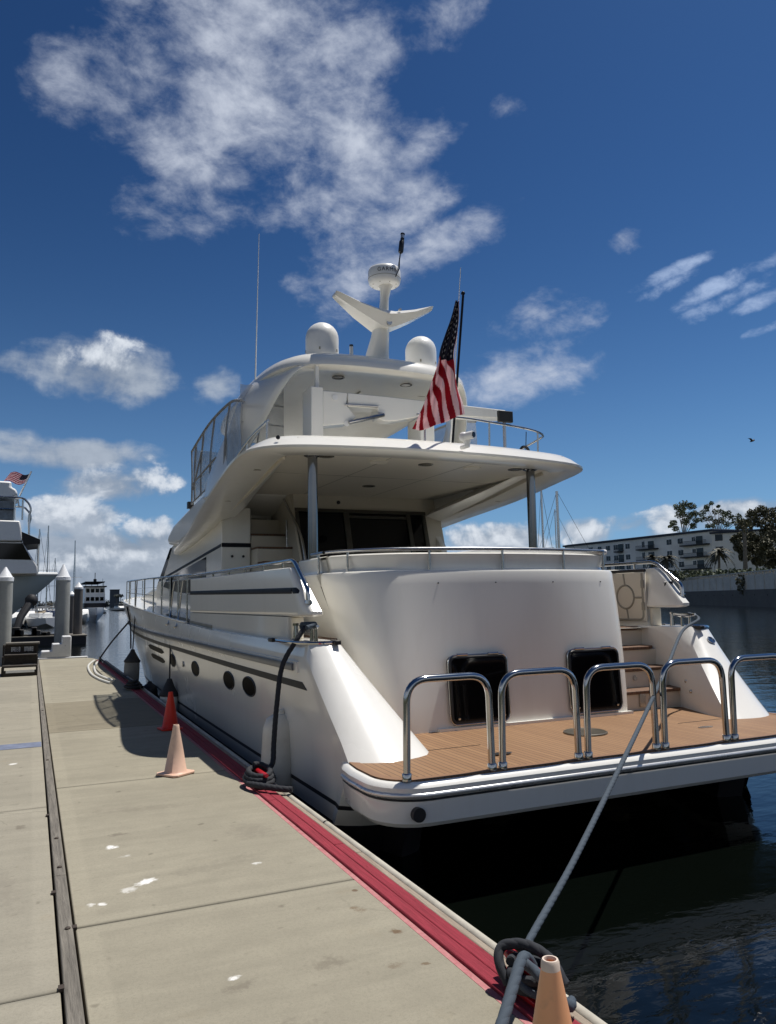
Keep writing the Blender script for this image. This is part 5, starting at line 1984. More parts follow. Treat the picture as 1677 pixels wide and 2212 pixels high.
# stern line: starboard wing cleat to the near dock cleat, with the wraps and the tail
A = P(2.36, 7.05, 1.37)
Bk = Vector((1.90, 2.86, .13))
pts = [A + Vector((.03, .12, -.02)), A, P(2.30, 6.86, 1.31)]
for u in (.12, .3, .5, .7, .88):
    p = A.lerp(Bk, u)
    p.z -= .05 * math.sin(math.pi * u)
    pts.append(p)
pts += [Bk + Vector((.06, .06, .03)), Bk + Vector((-.02, -.02, .0)), Vector((1.80, 2.78, .10)), Vector((1.84, 2.70, .06)), Vector((1.95, 2.70, .08))]
rope('stern_line', pts, .0165, M['rope'], 'long blue-grey mooring line stretched from the starboard quarter to the near cleat')
rope('rope_tail', [Vector((1.90, 2.80, .10)), Vector((1.85, 2.78, .165)), Vector((1.78, 2.72, .185)), Vector((1.63, 2.57, .15)), Vector((1.50, 2.45, .10)), Vector((1.36, 2.32, .05)), Vector((1.15, 2.15, .03))], .022, M['rope'], 'blue-grey rope end running from the near red cleat over the concrete')
lw = []
for i in range(34):
    a = i / 33 * math.pi * 2 * 2.0 + 2.4
    ry = .085
    lw.append(Vector((1.87 + .065 * math.cos(a), 2.80 + ry * math.sin(a), .05 + .075 * (i / 33))))
rope('cleat_wrap', lw, .020, M['rope_dark'], 'dark rope turns wound round the near red cleat', k=3)
rope('cleat_turn', [Vector((1.80, 2.74, .175)), Vector((1.83, 2.70, .15)), Vector((1.86, 2.62, .10)), Vector((1.90, 2.58, .06)), Vector((1.94, 2.62, .05))], .021, M['rope'], 'blue-grey rope turn dropping beside the rope end at the near red cleat', k=6)
rope('cleat_bight', [Vector((1.80, 2.84, .05)), Vector((1.795, 2.90, .11)), Vector((1.83, 2.93, .155)), Vector((1.90, 2.86, .175)), Vector((1.945, 2.76, .15)), Vector((1.96, 2.68, .08))], .021, M['rope_dark'], 'dark rope loop arched over the near red cleat', k=6)
# spring line: port wing cleat down to the second dock cleat, coil on the cleat
C_ = P(-2.40, 7.16, 1.33)
pts = [C_ + Vector((.05, .15, -.02)), C_ + Vector((-.03, 0, .02)), P(-2.53, 7.12, 1.24), P(-2.66, 7.16, 1.0), P(-2.72, 7.14, .65), P(-2.76, 7.10, .32), Vector((2.02, 7.0, .16)), Vector((1.95, 6.94, .12))]
rope('spring_line', pts, .024, M['rope_dark'], 'dark mooring line dropping from the port quarter to the shaded cleat')
lw = []
for i in range(60):
    a = i / 59 * math.pi * 2 * 3.2 + .6
    rr = .15 - .055 * (i / 59)
    lw.append(Vector((1.86 + rr * .85 * math.cos(a), 6.85 + rr * 1.25 * math.sin(a), .05 + .10 * (i / 59) + .02 * math.sin(a))))
rope('rope_coil', lw, .024, M['rope_dark'], 'dark coil of rope heaped on the shaded red cleat', k=3)
rope('rope_end', [Vector((1.74, 6.78, .05)), Vector((1.80, 6.62, .06)), Vector((1.93, 6.48, .05)), Vector((2.02, 6.42, .045))], .026, M['rope_dark'], 'dark rope end lying beside the shaded coil on the dock edge')
rope('rope_wing_wrap', [C_ + Vector((-.05, -.10, .02)), C_ + Vector((.05, -.05, .05)), C_ + Vector((-.06, .02, .05)), C_ + Vector((.05, .08, .04)), C_ + Vector((-.05, .12, .02))], .022, M['rope'], 'grey rope turns on the port quarter cleat of the yacht', k=6)
# bow lines
rope('bow_line', [P(-hb(21.2, 1.15) - .01, 21.2, 1.15), Vector((2.0, 22.4, .60)), Vector((1.80, 23.6, .10))], .022, M['rope_dark'], 'dark bow line running from the yacht bow to the far dock corner')
rope('bow_spring', [P(-hb(20.9, 1.5) - .02, 20.9, 1.54), P(-hb(20.4, 1.1) - .04, 20.4, 1.1), Vector((2.10, 18.85, .60))], .018, M['rope_black'], 'thin black line hanging down the bow to the grey fender')
rope('slack_line', [Vector((1.80, 23.5, .10)), Vector((1.86, 20.6, .04)), Vector((1.88, 18.4, .03)), Vector((1.86, 15.7, .10))], .022, M['rope_dark'], 'slack dark line lying along the red edge between the two far cleats')
lw = []
for i in range(50):
    a = i / 49 * math.pi * 2 * 3
    rr = .24 - .15 * (i / 49)
    lw.append(Vector((1.80 + rr * .7 * math.cos(a), 15.6 + rr * 1.5 * math.sin(a), .035 + .13 * (i / 49))))
rope('rope_coil', lw, .024, M['rope_black'], 'black coil heaped on the dock edge beside the bow fenders', k=3)
# hoses at the far corner
hw = simple('white_hose', (.62, .61, .56), .5, var=.06)
rope('dock_hose', [Vector((1.68, 24.0, .02)), Vector((1.40, 22.0, .02)), Vector((1.30, 19.6, .02)), Vector((1.36, 18.0, .02)), Vector((1.50, 16.9, .02))], .028, hw, 'outer white hose curving across the concrete at the far corner', 'hose', group='white dock hoses', strands=1)
rope('dock_hose', [Vector((1.74, 23.4, .02)), Vector((1.52, 21.6, .02)), Vector((1.42, 19.6, .02)), Vector((1.48, 18.4, .02)), Vector((1.60, 17.4, .02))], .028, hw, 'inner white hose curving nearest the red edge at the far corner', 'hose', group='white dock hoses', strands=1)

# =================================================================== BACKGROUND, LEFT: BIG YACHT BOW-ON BESIDE THE FINGER DOCK
def XL(px):
    return at_y(px, 1250, 52.0).x
def ZL(py):
    return at_y(60, py, 52.0).z
YC = 52.0
ly = thing('moored_yacht', (-6, YC, -.5), 'big pale yacht with a raked overhanging bow above the dark finger dock', 'yacht')
M['ghull'] = gelcoat('grey_hull', (.46, .50, .49), rough=.2)
M['blue_glass'] = simple('enclosure_glass', (.10, .14, .18), .15, 0, .3)
rings = []
for (x, zk, wd_) in ((1.36, 3.33, .03), (1.0, 2.98, .3), (.4, 2.40, .8), (-.3, 1.75, 1.3), (-1.2, .92, 1.8), (-2.4, -.3, 2.3), (-4.5, -1.0, 2.8), (-8, -1.2, 3.0), (-16, -1.2, 3.0)):
    zs_ = 3.45 + .02 * x
    pr = [(-wd_, zs_), (-wd_ * .86, lerp(zk, zs_, .72)), (-wd_ * .55, lerp(zk, zs_, .35)), (0, zk), (wd_ * .55, lerp(zk, zs_, .35)), (wd_ * .86, lerp(zk, zs_, .72)), (wd_, zs_)]
    rings.append([Vector((x, YC + a, z)) for a, z in pr])
m = MB(); m.loft(rings); m.build('hull', M['ghull'], ly, 50)
m = MB()
for s in (-1, 1):
    m.tube([r[0 if s < 0 else -1] + Vector((0, 0, .03)) for r in rings], .11, 8)
m.build('gunwale', M['white_plastic'], ly)
def pxz(poly, y0, y1, name, mat, par, bevel=0):
    m = MB()
    m.prism([(XL(a), ZL(b)) for a, b in poly], lambda u, v, w_: Vector((u, w_, v)), y0, y1)
    return m.build(name, mat, par, bevel=bevel)
pxz([(-300, 1244), (80, 1243), (80, 1228), (70, 1212), (47, 1177), (-300, 1177)], YC - 2.3, YC + 2.3, 'deckhouse', M['white_plastic'], ly, .06)
pxz([(-300, 1212), (-40, 1212), (67, 1214), (47, 1180), (-300, 1180)], YC - 2.32, YC - 2.28, 'saloon_window', M['black_glass'], ly)
pxz([(-300, 1176), (46, 1176), (44, 1150), (40, 1134), (-300, 1130)], YC - 2.5, YC + 2.5, 'flybridge', M['white_plastic'], ly, .08)
pxz([(44, 1156), (62, 1163), (84, 1172), (84, 1180), (66, 1182), (52, 1184), (47, 1172)], YC - 2.4, YC + 2.4, 'visor', M['darkint'], ly)
m = MB()
for yy in (-2.2, 2.2):
    m.tube([Vector((XL(80), YC + yy, ZL(1244))), Vector((XL(81), YC + yy, ZL(1180)))], .05, 8)
m.build('visor_post', M['gel'], ly)
pxz([(-200, 1130), (28, 1132), (28, 1094), (-200, 1090)], YC - 2.2, YC + 2.2, 'helm_enclosure', M['blue_glass'], ly)
m = MB()
cv = catmull([(XL(-60), 0, ZL(1086)), (XL(34), 0, ZL(1086)), (XL(53), 0, ZL(1093)), (XL(62), 0, ZL(1108)), (XL(59), 0, ZL(1125)), (XL(60), 0, ZL(1160))], 4)
for yy in (-2.3, 2.3):
    m.tube([Vector((p.x, YC + yy, p.z)) for p in cv], .06, 8)
for px_ in (-20, 28, 45):
    m.tube([Vector((XL(px_), YC - 2.3, ZL(1090))), Vector((XL(px_), YC - 2.3, ZL(1132)))], .05, 8)
m.tube([Vector((XL(-200), YC - 2.3, ZL(1110))), Vector((XL(30), YC - 2.3, ZL(1110)))], .05, 8)
m.tube([Vector((XL(34), YC - 2.3, ZL(1086))), Vector((XL(34), YC + 2.3, ZL(1086)))], .05, 8)
m.build('enclosure_frame', M['steel_dull'], ly)
pxz([(-200, 1086), (20, 1086), (34, 1078), (30, 1068), (18, 1062), (20, 1052), (-200, 1048)], YC - 2.0, YC + 2.0, 'folded_cover', M['white_plastic'], ly, .1)
m = MB(); m.tube([Vector((XL(36), YC, ZL(1072))), Vector((XL(60), YC, ZL(1018)))], .05, 8); m.build('flagstaff', M['white_plastic'], ly)
def small_flag(s, t):
    a = Vector((XL(59.5) - .35 * s, YC, ZL(1021) - .66 * s))
    return a + Vector((-1.15 * t, .12 * math.sin(t * 5), -.10 * math.sin(t * 6) - .12 * t + .12 * s * t))
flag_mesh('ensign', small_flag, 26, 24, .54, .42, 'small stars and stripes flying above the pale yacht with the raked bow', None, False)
m = MB()
m.tube([Vector((XL(37), 46.5, ZL(1372))), Vector((XL(50), 46.9, ZL(1330))), Vector((XL(70), 47.5, ZL(1298)))], [.17, .2, .22], 10)
m.sphere(Vector((XL(70), 47.5, ZL(1298))), .35, 10)
tag(m.build('dock_crane', M['rubber'], None, origin=(XL(37), 46.5, 0)), 'dark leaning crane arm on the finger dock under the raked bow', 'crane')
# clutter on the finger dock
random.seed(11)
m = MB()
for k in range(14):
    x = random.uniform(-1.0, 1.3)
    m.box(x, x + random.uniform(.12, .4), 45.7, 46.4, .02, random.uniform(.1, .5))
m.box(-1.0, 1.4, 45.9, 46.2, .015, .09)
tag(m.build('dock_gear', M['darkint'], None, bevel=.03, origin=(0, 46, .02)), 'dark gear heaped on the finger dock below the yacht bow', 'gear')

# small craft beyond the finger dock
def motorboat(x, y, L, Wd_, rot, label, cabin=True, tone='white_plastic'):
    t = thing('motorboat', (x, y, -.5), label, 'boat', 'small white boats beyond the finger dock')
    t.rotation_euler = (0, 0, rot)
    b = MB()
    st = []
    for (u, w_, zk, zs_) in ((0, .46, -.1, .75), (.3, .5, -.1, .78), (.6, .46, -.05, .88), (.85, .24, .2, 1.02), (1, .02, .8, 1.12)):
        st.append([Vector((L * (u - .5), a * Wd_, z)) for a, z in ((-w_, zs_), (-w_ * .85, lerp(zk, zs_, .4)), (0, zk), (w_ * .85, lerp(zk, zs_, .4)), (w_, zs_))])
    b.loft(st)
    o = b.build('hull', M[tone], None, 40); o.parent = t
    b = MB()
    b.prism([(-.2 * L, .8), (.22 * L, .9), (.12 * L, 1.45), (.05 * L, 1.6), (-.16 * L, 1.6)], lambda u, v, w_: Vector((u, w_, v)), -.36 * Wd_, .36 * Wd_)
    o = b.build('cabin', M[tone], None, bevel=.05); o.parent = t
    b = MB()
    b.prism([(-.14 * L, 1.18), (.13 * L, 1.2), (.09 * L, 1.46), (-.13 * L, 1.46)], lambda u, v, w_: Vector((u, w_, v)), -.37 * Wd_, .37 * Wd_)
    o = b.build('cabin_window', M['black_glass'], None); o.parent = t
    if cabin:
        b = MB()
        b.box(-.2 * L, .08 * L, -.38 * Wd_, .38 * Wd_, 2.25, 2.32)
        for a in (-.17, .05):
            for c_ in (-.33, .33):
                b.tube([Vector((a * L, c_ * Wd_, 1.55)), Vector((a * L, c_ * Wd_, 2.26))], .03, 6)
        o = b.build('canopy', M[cabin if isinstance(cabin, str) else 'canvas'], None); o.parent = t
    return t
M['navy'] = simple('navy_gelcoat', (.02, .03, .06), .25, 0, .1)
M['tan'] = simple('tan_canvas', (.30, .25, .18), .85, 0, .15)
mb = [(38, 84, 3.6, 'white_plastic', 'canvas', 'white boat with grey canopy seen just behind the dark crane arm'), (52, 92, 4.0, 'navy', 'tan', 'navy boat with tan canopy behind the finger dock'),
      (64, 86, 3.4, 'white_plastic', None, 'low white open boat just right of the crane arm head'), (76, 98, 4.2, 'white_plastic', 'navy', 'white boat with navy canopy among the small craft'),
      (87, 88, 3.4, 'tan', 'canvas', 'tan hulled boat with grey canopy among the small craft'), (97, 104, 4.2, 'white_plastic', 'tan', 'white boat with tan canopy among the small craft'),
      (108, 90, 3.6, 'navy', None, 'low navy open boat just left of the tall pale pile'), (116, 118, 4.4, 'white_plastic', 'black', 'white boat with black canopy partly behind the tall pale pile'),
      (70, 128, 4.4, 'canvas', 'white_plastic', 'far grey hulled boat with white canopy above the low open boats'), (92, 138, 4.6, 'white_plastic', None, 'furthest low white boat under the sailing masts')]
for (px_, dist, L_, tone_, can_, lab) in mb:
    motorboat(at_y(px_, 1320, dist).x, dist, L_, L_ * .40, rad(-60 - (px_ * 37) % 60), lab, can_, tone_)

def sailboat(x, y, mast_h, label, rot=0.3, group='sailing boats', col='white_plastic', sc=1.0, stays=True, mr=.07):
    t = thing('sailboat', (x, y, -.5), label, 'sailboat', group)
    t.rotation_euler = (0, 0, rot)
    b = MB()
    st = []
    for (u, w_, zk, zs_) in ((0, .34, .1, .95), (.25, .5, -.3, .9), (.5, .55, -.4, .92), (.8, .3, -.1, 1.05), (1, .02, .8, 1.2)):
        st.append([Vector((9 * sc * (u - .5), a * 2.8 * sc, z)) for a, z in ((-w_, zs_), (-w_ * .85, lerp(zk, zs_, .4)), (0, zk), (w_ * .85, lerp(zk, zs_, .4)), (w_, zs_))])
    b.loft(st)
    o = b.build('hull', M[col], None, 40); o.parent = t
    b = MB()
    b.prism([(-2 * sc, .9), (1.8 * sc, .95), (1.3 * sc, 1.35), (-2 * sc, 1.4)], lambda u, v, w_: Vector((u, w_, v)), -.8 * sc, .8 * sc)
    o = b.build('coachroof', M[col], None, bevel=.05); o.parent = t
    b = MB()
    b.tube([Vector((.8, 0, .9)), Vector((.8, 0, mast_h))], [mr, mr * .85], 8)
    b.tube([Vector((.8, -.9, mast_h * .55)), Vector((.8, .9, mast_h * .55))], .03, 6)
    o = b.build('mast', M['steel_dull'], None); o.parent = t
    b = MB()
    b.tube([Vector((.75, 0, 1.9)), Vector((-3.2 * sc, 0, 2.0))], .09, 8)
    o = b.build('boom', M['canvas'], None); o.parent = t
    if stays:
        b = MB()
        for (x_, y_) in ((4.4 * sc, 0), (-4.4 * sc, 0)):
            b.tube([Vector((.8, 0, mast_h)), Vector((x_, y_, 1.1))], .016, 5)
        o = b.build('stay', M['black'], None); o.parent = t
    return t
def hor(px):
    return 1309 - (px - 68) * .01746
def mast_at(px, depth, row):
    p = at_depth(px, hor(px), depth)
    return p.x, p.y, 1.6 + (hor(px) - row) / 1680 * depth + .5
for (px_, dep, row, lab, rot) in ((87, 76, 1141, 'sailboat whose mast stands just right of the big yacht visor', 1.9), (97, 82, 1133, 'sailboat with the taller mast right of the big yacht visor', 1.4), (160, 92, 1166, 'sailboat whose mast rises between the tall pale pile and the ferry', 1.6),
                                  (112, 110, 1205, 'far sailboat with a short mast left of the tall pale pile', 1.2), (221, 190, 1250, 'far sailboat with a thin mast behind the ferry', 1.5)):
    x, y, h = mast_at(px_, dep, row)
    sailboat(x, y, h, lab, rot, sc=.8)
for (px_, dep, row, lab, rot, mr) in ((1184, 62, 1048, 'sailboat mast standing right behind the starboard overhang pillar', 1.2, .10), (1232, 70, 1058, 'sailboat with the thick pale mast left of the apartment block', 2.4, .15), (1221, 84, 1098, 'sailboat with the shorter mast beside the thick pale mast', 2.0, .08)):
    x, y, h = mast_at(px_, dep, row)
    sailboat(x, y, h, lab, rot, group='sailing boats behind the yacht', mr=mr)

# ferry seen bow-on
fy = thing('ferry', (7.25, 110, -.5), 'white two-deck excursion boat seen bow-on down the channel', 'ferry')
FX = lambda px: at_y(px, 1290, 106).x
FZ = lambda py: at_y(205, py, 106).z
m = MB()
rings = []
for (y, w_, zk) in ((101.5, .06, .4), (103, .65, -.6), (105, 1.15, -.9), (108, 1.38, -1), (122, 1.38, -1)):
    rings.append([Vector((7.25 + a, y, z)) for a, z in ((-w_, 1.25), (-w_ * .85, .3), (0, zk), (w_ * .85, .3), (w_, 1.25))])
m.loft(rings); m.build('hull', simple('ferry_hull', (.52, .54, .58), .4), fy, 50)
m = MB(); m.prism([(FX(181), FZ(1313)), (FX(229), FZ(1313)), (FX(229), FZ(1303)), (FX(181), FZ(1303))], lambda u, v, w_: Vector((u, w_, v)), 104.5, 121.5); m.build('bulwark_band', M['stripe'], fy)
m = MB(); m.prism([(FX(182), FZ(1303)), (FX(228), FZ(1303)), (FX(226), FZ(1268)), (FX(184), FZ(1268))], lambda u, v, w_: Vector((u, w_, v)), 106, 120); m.build('deckhouse', M['white_plastic'], fy)
for (r0, r1) in ((1290, 1298), (1272, 1280)):
    for k in range(4):
        x0 = 186 + k * 10.2
        m = MB(); m.box(FX(x0), FX(x0 + 7.5), 105.95, 106.05, FZ(r1), FZ(r0)); m.build('window', M['black_glass'], fy)
m = MB(); m.box(FX(181), FX(230), 105.5, 120, FZ(1268.5), FZ(1266)); m.box(FX(184), FX(227), 106.5, 119, FZ(1258), FZ(1256)); m.build('canopy', M['stripe'], fy)
m = MB()
for px_ in (186, 199, 212, 225):
    m.tube([Vector((FX(px_), 107, FZ(1266))), Vector((FX(px_), 107, FZ(1257)))], .04, 6)
m.tube([Vector((FX(207), 108, FZ(1256))), Vector((FX(207), 108, FZ(1236)))], .05, 6)
m.box(FX(204), FX(210), 107.6, 108.4, FZ(1256), FZ(1250))
m.build('mast', M['darkint'], fy)
motorboat(5.6, 97, 2.6, 1.1, rad(-80), 'tiny white tender beside the ferry bow', False)
motorboat(at_y(262, 1306, 270).x, 270, 11, 4.0, rad(-70), 'distant white motor cruiser beyond the yacht bow', True)
# far shore
sh = MB()
n = 40
pts0 = []
for i in range(n + 1):
    px_ = lerp(-700, 2300, i / n)
    p = at_depth(px_, hor(px_), 900)
    pts0.append(p)
for i in range(n):
    a, b_ = pts0[i], pts0[i + 1]
    d = Vector((a.x, a.y, 0)) * .25
    sh.add([(a.x, a.y, -.6), (b_.x, b_.y, -.6), (b_.x, b_.y, 1.6), (a.x, a.y, 1.6)], [(0, 1, 2, 3)])
    sh.add([(a.x, a.y, 1.6), (b_.x, b_.y, 1.6), (b_.x * 1.3, b_.y * 1.3, 3), (a.x * 1.3, a.y * 1.3, 3)], [(0, 1, 2, 3)])
struct(sh.build('far_shore', simple('far_bank', (.06, .065, .06), .9, var=.3, scale=.05), None))

# foliage
def mat_leaf(name, c1, c2):
    m, n, bs = new_mat(name)
    f = noise(n, coords(n, 'Position'), .45, 4)
    g = N(n, 'ShaderNodeNewGeometry')
    c = mixc(n, ramp(n, f, [(.35, (0, 0, 0)), (.65, (1, 1, 1))]), c1, c2)
    c = mixc(n, mth(n, 'MULTIPLY', g.outputs['Random Per Island'], .6), c, tuple(x * 1.5 for x in c2))
    n.links.new(c, bs.inputs['Base Color'])
    bs.inputs['Roughness'].default_value = .7
    return m
M['leaf_dark'] = mat_leaf('leaf_dark', (.03, .042, .022), (.06, .078, .036))
M['leaf_olive'] = mat_leaf('leaf_olive', (.045, .045, .022), (.085, .080, .040))
M['leaf_brown'] = mat_leaf('leaf_brown', (.046, .046, .024), (.085, .082, .044))
M['leaf_palm'] = mat_leaf('leaf_palm', (.035, .038, .022), (.065, .062, .042))
M['bark'] = simple('bark', (.16, .14, .115), .9, var=.3, scale=3)
M['leaf_far'] = mat_leaf('leaf_far', (.035, .045, .045), (.055, .065, .06))
def leaves(mb, c, rx, ry, rz, n, size):
    for _ in range(n):
        while True:
            p = Vector((random.uniform(-1, 1), random.uniform(-1, 1), random.uniform(-1, 1)))
            if .25 < p.length < 1:
                break
        q = Vector((c[0] + p.x * rx, c[1] + p.y * ry, c[2] + p.z * rz))
        u = Vector((random.gauss(0, 1), random.gauss(0, 1), random.gauss(0, 1))).normalized()
        v = u.cross(Vector((random.gauss(0, 1), random.gauss(0, 1), random.gauss(0, 1)))).normalized()
        s_ = size * random.uniform(.6, 1.3)
        mb.add([q - u * s_, q + v * s_ * .5, q + u * s_, q - v * s_ * .5], [(0, 1, 2, 3)])
def tree(name, base, clumps, leafmat, label, group, nleaf=90, size=.55, trunk_r=.3, forks=True):
    t = thing(name, tuple(base), label, 'tree', group)
    b = MB()
    ctr = sum((Vector(c[:3]) for c in clumps), Vector()) / len(clumps)
    low = min(c[2] for c in clumps)
    knot = Vector((lerp(base.x, ctr.x, .5), lerp(base.y, ctr.y, .5), lerp(base.z, low, .75)))
    b.tube([base, base.lerp(knot, .5) + Vector((trunk_r * .5, 0, 0)), knot], [trunk_r, trunk_r * .8, trunk_r * .65], 8)
    for c in clumps:
        p = Vector(c[:3])
        mid = knot.lerp(p, .55) + Vector((0, 0, (p - knot).length * .08))
        b.tube([knot, mid, p], [trunk_r * .5, trunk_r * .28, trunk_r * .1], 6)
    b.build('trunk', M['bark'], t, 60)
    b = MB()
    for c in clumps:
        leaves(b, c[:3], c[3], c[3], c[3] * (c[4] if len(c) > 4 else .8), int(1.7 * nleaf * max(.4, c[3] / 2)), size)
    b.build('crown', M[leafmat], t, flip=False)
    return t

# =================================================================== BACKGROUND, RIGHT: SEAWALL, EMBANKMENT, APARTMENTS, TREES
w1 = at_depth(1488, hor(1488), 165)
w2 = at_depth(1677, hor(1677), 115)
wdir = Vector((w2.x - w1.x, w2.y - w1.y, 0)).normalized()
wn_ = Vector((wdir.y, -wdir.x, 0))
if wn_.dot(Vector((-w1.x, -w1.y, 0))) < 0:
    wn_ = -wn_
WL0, WL1 = -60.0, 110.0
MW = Matrix(((wdir.x, wn_.x, 0, w1.x), (wdir.y, wn_.y, 0, w1.y), (0, 0, 1, 0), (0, 0, 0, 1)))
sw = thing('seawall', (w1.x, w1.y, -.5), 'long grey concrete seawall with slotted parapet below the apartment block', 'seawall')
m = MB(); m.box(WL0, WL1, -1.2, .45, -3.4, 2.2, MW); m.build('wall_base', M['seawall_low'], sw)
m = MB(); m.box(WL0, WL1, -.6, .1, 2.205, 4.55, MW)
for k in range(40):
    x = WL0 + k * 4.25
    m.box(x, x + .28, .1, .2, 2.25, 4.55, MW)
m.build('wall_panel', M['seawall'], sw)
m = MB(); m.box(WL0, WL1, -.6, .14, 4.95, 5.12, MW)
for k in range(114):
    x = WL0 + k * 1.5
    m.box(x, x + .5, -.5, .1, 4.55, 4.95, MW)
m.build('parapet', M['seawall'], sw)
m = MB()
for k in range(30):
    x = WL0 + 2 + k * 5.6
    m.tube([MW @ Vector((x, .4, 1.35)), MW @ Vector((x, .5, 1.35))], .12, 8)
m.build('weep_hole', M['darkint'], sw)
m = MB()
m.add([MW @ Vector(p) for p in ((WL0 - 400, -1.1, 4.3), (WL1 + 300, -1.1, 4.3), (WL1 + 300, -600, 6.5), (WL0 - 400, -600, 6.5))], [(0, 1, 2, 3)])
m.add([MW @ Vector(p) for p in ((WL0 - 400, -1.1, 4.3), (WL0 , -1.1, 4.3), (WL0, -1.1, -3), (WL0 - 400, -1.1, -3))], [(0, 1, 2, 3)])
struct(m.build('embankment', simple('embankment_soil', (.06, .06, .04), .95, var=.3, scale=.3), None))

# apartment block
q0, q1 = at_depth(1225, hor(1225), 273), at_depth(1545, hor(1545), 215)
ud = Vector((q1.x - q0.x, q1.y - q0.y, 0))
LB = ud.length
ud.normalize()
un = Vector((ud.y, -ud.x, 0))
if un.dot(Vector((-q0.x, -q0.y, 0))) < 0:
    un = -un
MA = Matrix(((ud.x, un.x, 0, q0.x), (ud.y, un.y, 0, q0.y), (0, 0, 1, 0), (0, 0, 0, 1)))
ap = thing('apartment_block', (q0.x, q0.y, 5), 'long pale four-storey apartment block with balconies beyond the seawall', 'building')
M['render_w'] = simple('pale_render', (.80, .79, .73), .85, var=.12, scale=.2)
M['render_d'] = simple('brown_render', (.13, .115, .095), .85, var=.15, scale=.2)
M['roof_dark'] = simple('dark_fascia', (.018, .024, .04), .6)
def ufrom(px):
    d = pray(px, hor(px))
    # intersect with facade line
    den = d.x * ud.y - d.y * ud.x
    return (q0.x * d.y - q0.y * d.x) / (d.x * ud.y - d.y * ud.x) if abs(den) > 1e-9 else 0
ZR = 19.0
m = MB(); m.box(0, LB, -16, 0, 4.0, ZR, MA); m.build('wall', M['render_w'], ap)
m = MB(); m.box(-.5, LB + .5, -16.5, .55, ZR + .003, ZR + .55, MA); m.build('roof', M['roof_dark'], ap)
m = MB(); m.box(-.3, LB, -15, -.6, ZR + .55, ZR + .75, MA); m.build('roof_edge', M['white_plastic'], ap)
floors = [17.1, 13.7, 10.3, 7.2]
def window(u, z, w_=1.5, h=1.5):
    m = MB(); m.box(u - w_ / 2, u + w_ / 2, -.02, .06, z - h / 2, z + h / 2, MA)
    o = m.build('window', M['white_plastic'], ap)
    m = MB()
    m.box(u - w_ / 2 + .1, u - .05, .062, .085, z - h / 2 + .1, z + h / 2 - .1, MA)
    m.box(u + .05, u + w_ / 2 - .1, .062, .085, z - h / 2 + .1, z + h / 2 - .1, MA)
    m.build('pane', M['black_glass'], o)
cols_px = [1262, 1282, 1301, 1319, 1336, 1362, 1452.6, 1477]
for px_ in cols_px:
    u = ufrom(px_)
    for z in floors:
        window(u, z, 2.1, 1.75)
for z in floors[:3]:
    window(ufrom(1396), z + .1, 1.3, 2.0)
    window(ufrom(1506), z + .2, 1.4, 1.4)
M['balc'] = simple('balcony_dark', (.025, .026, .028), .7)
for (a, b_) in ((1339, 1352), (1387, 1429), (1483, 1541)):
    ua, ub = ufrom(a), ufrom(b_)
    for z in floors[:3]:
        m = MB(); m.box(ua, ub, 0.05, 1.6, z - 1.75, z - 1.4, MA)
        o = m.build('balcony', M['balc'], ap)
        m = MB()
        m.box(ua, ub, 1.5, 1.56, z - .45, z - .37, MA)
        nb = max(6, int((ub - ua) / .35))
        for k in range(nb + 1):
            x = lerp(ua + .03, ub - .03, k / nb)
            m.box(x - .025, x + .025, 1.5, 1.55, z - 1.4, z - .45, MA)
        m.build('railing', M['balc'], o)
        ud0 = lerp(ua, ub, .62)
        m = MB(); m.box(ud0 - 1.2, ud0 + 1.2, -.02, .07, z - 1.38, z + .9, MA)
        m.build('balcony_door', M['black_glass'], o)
# side wing to the right, receding
MA2 = MA @ Matrix.Translation((LB, 0, 0)) @ Matrix.Rotation(rad(-24), 4, 'Z')
m = MB(); m.box(.0, 24, -14, 0, 4, ZR - .8, MA2); m.build('wing_wall', M['render_w'], ap)
m = MB(); m.box(-.3, 24.5, -14.5, .5, ZR - .797, ZR - .3, MA2); m.build('wing_roof', M['roof_dark'], ap)
for z in floors[:2]:
    for u in (2.0,):
        m = MB(); m.box(u - 1, u + 1, -.02, .06, z - .9, z + .9, MA2); m.build('wing_window', M['black_glass'], ap)

# trees
random.seed(21)
def clump(px, py, depth, r_px, sq=.85):
    p = at_depth(px, py, depth)
    return (p.x, p.y, p.z, r_px / 1680 * depth, sq)
D = 262
cl = [(1462, 1096, 9), (1478, 1090, 11), (1494, 1094, 10), (1468, 1112, 10), (1486, 1116, 12), (1500, 1110, 9), (1455, 1130, 8), (1460, 1142, 7), (1480, 1128, 9), (1505, 1124, 8), (1474, 1102, 9), (1498, 1136, 8), (1448, 1137, 4)]
tree('pom_pom_tree', at_depth(1480, 1230, D), [clump(a, b_, D + random.uniform(-2, 2), r) for a, b_, r in cl], 'leaf_dark', 'dark clumpy tree standing apart above the middle of the apartment roof', 'trees behind the apartment roof', 120, .42)
cl = [(1516, 1110, 9), (1526, 1100, 8), (1520, 1122, 8), (1537, 1087, 5), (1528, 1094, 6), (1545, 1106, 7), (1535, 1120, 8), (1552, 1094, 4), (1556, 1106, 8), (1566, 1112, 8), (1560, 1124, 9), (1548, 1128, 8), (1575, 1108, 6), (1580, 1118, 8), (1595, 1116, 8), (1590, 1128, 9), (1572, 1132, 8), (1540, 1136, 6), (1530, 1137, 6), (1605, 1126, 7)]
tree('pom_pom_tree', at_depth(1555, 1230, D), [clump(a, b_, D + random.uniform(-3, 3), r) for a, b_, r in cl], 'leaf_dark', 'wide open clumpy tree spreading above the apartment roof beside the olive tree', 'trees behind the apartment roof', 80, .42)
D = 196
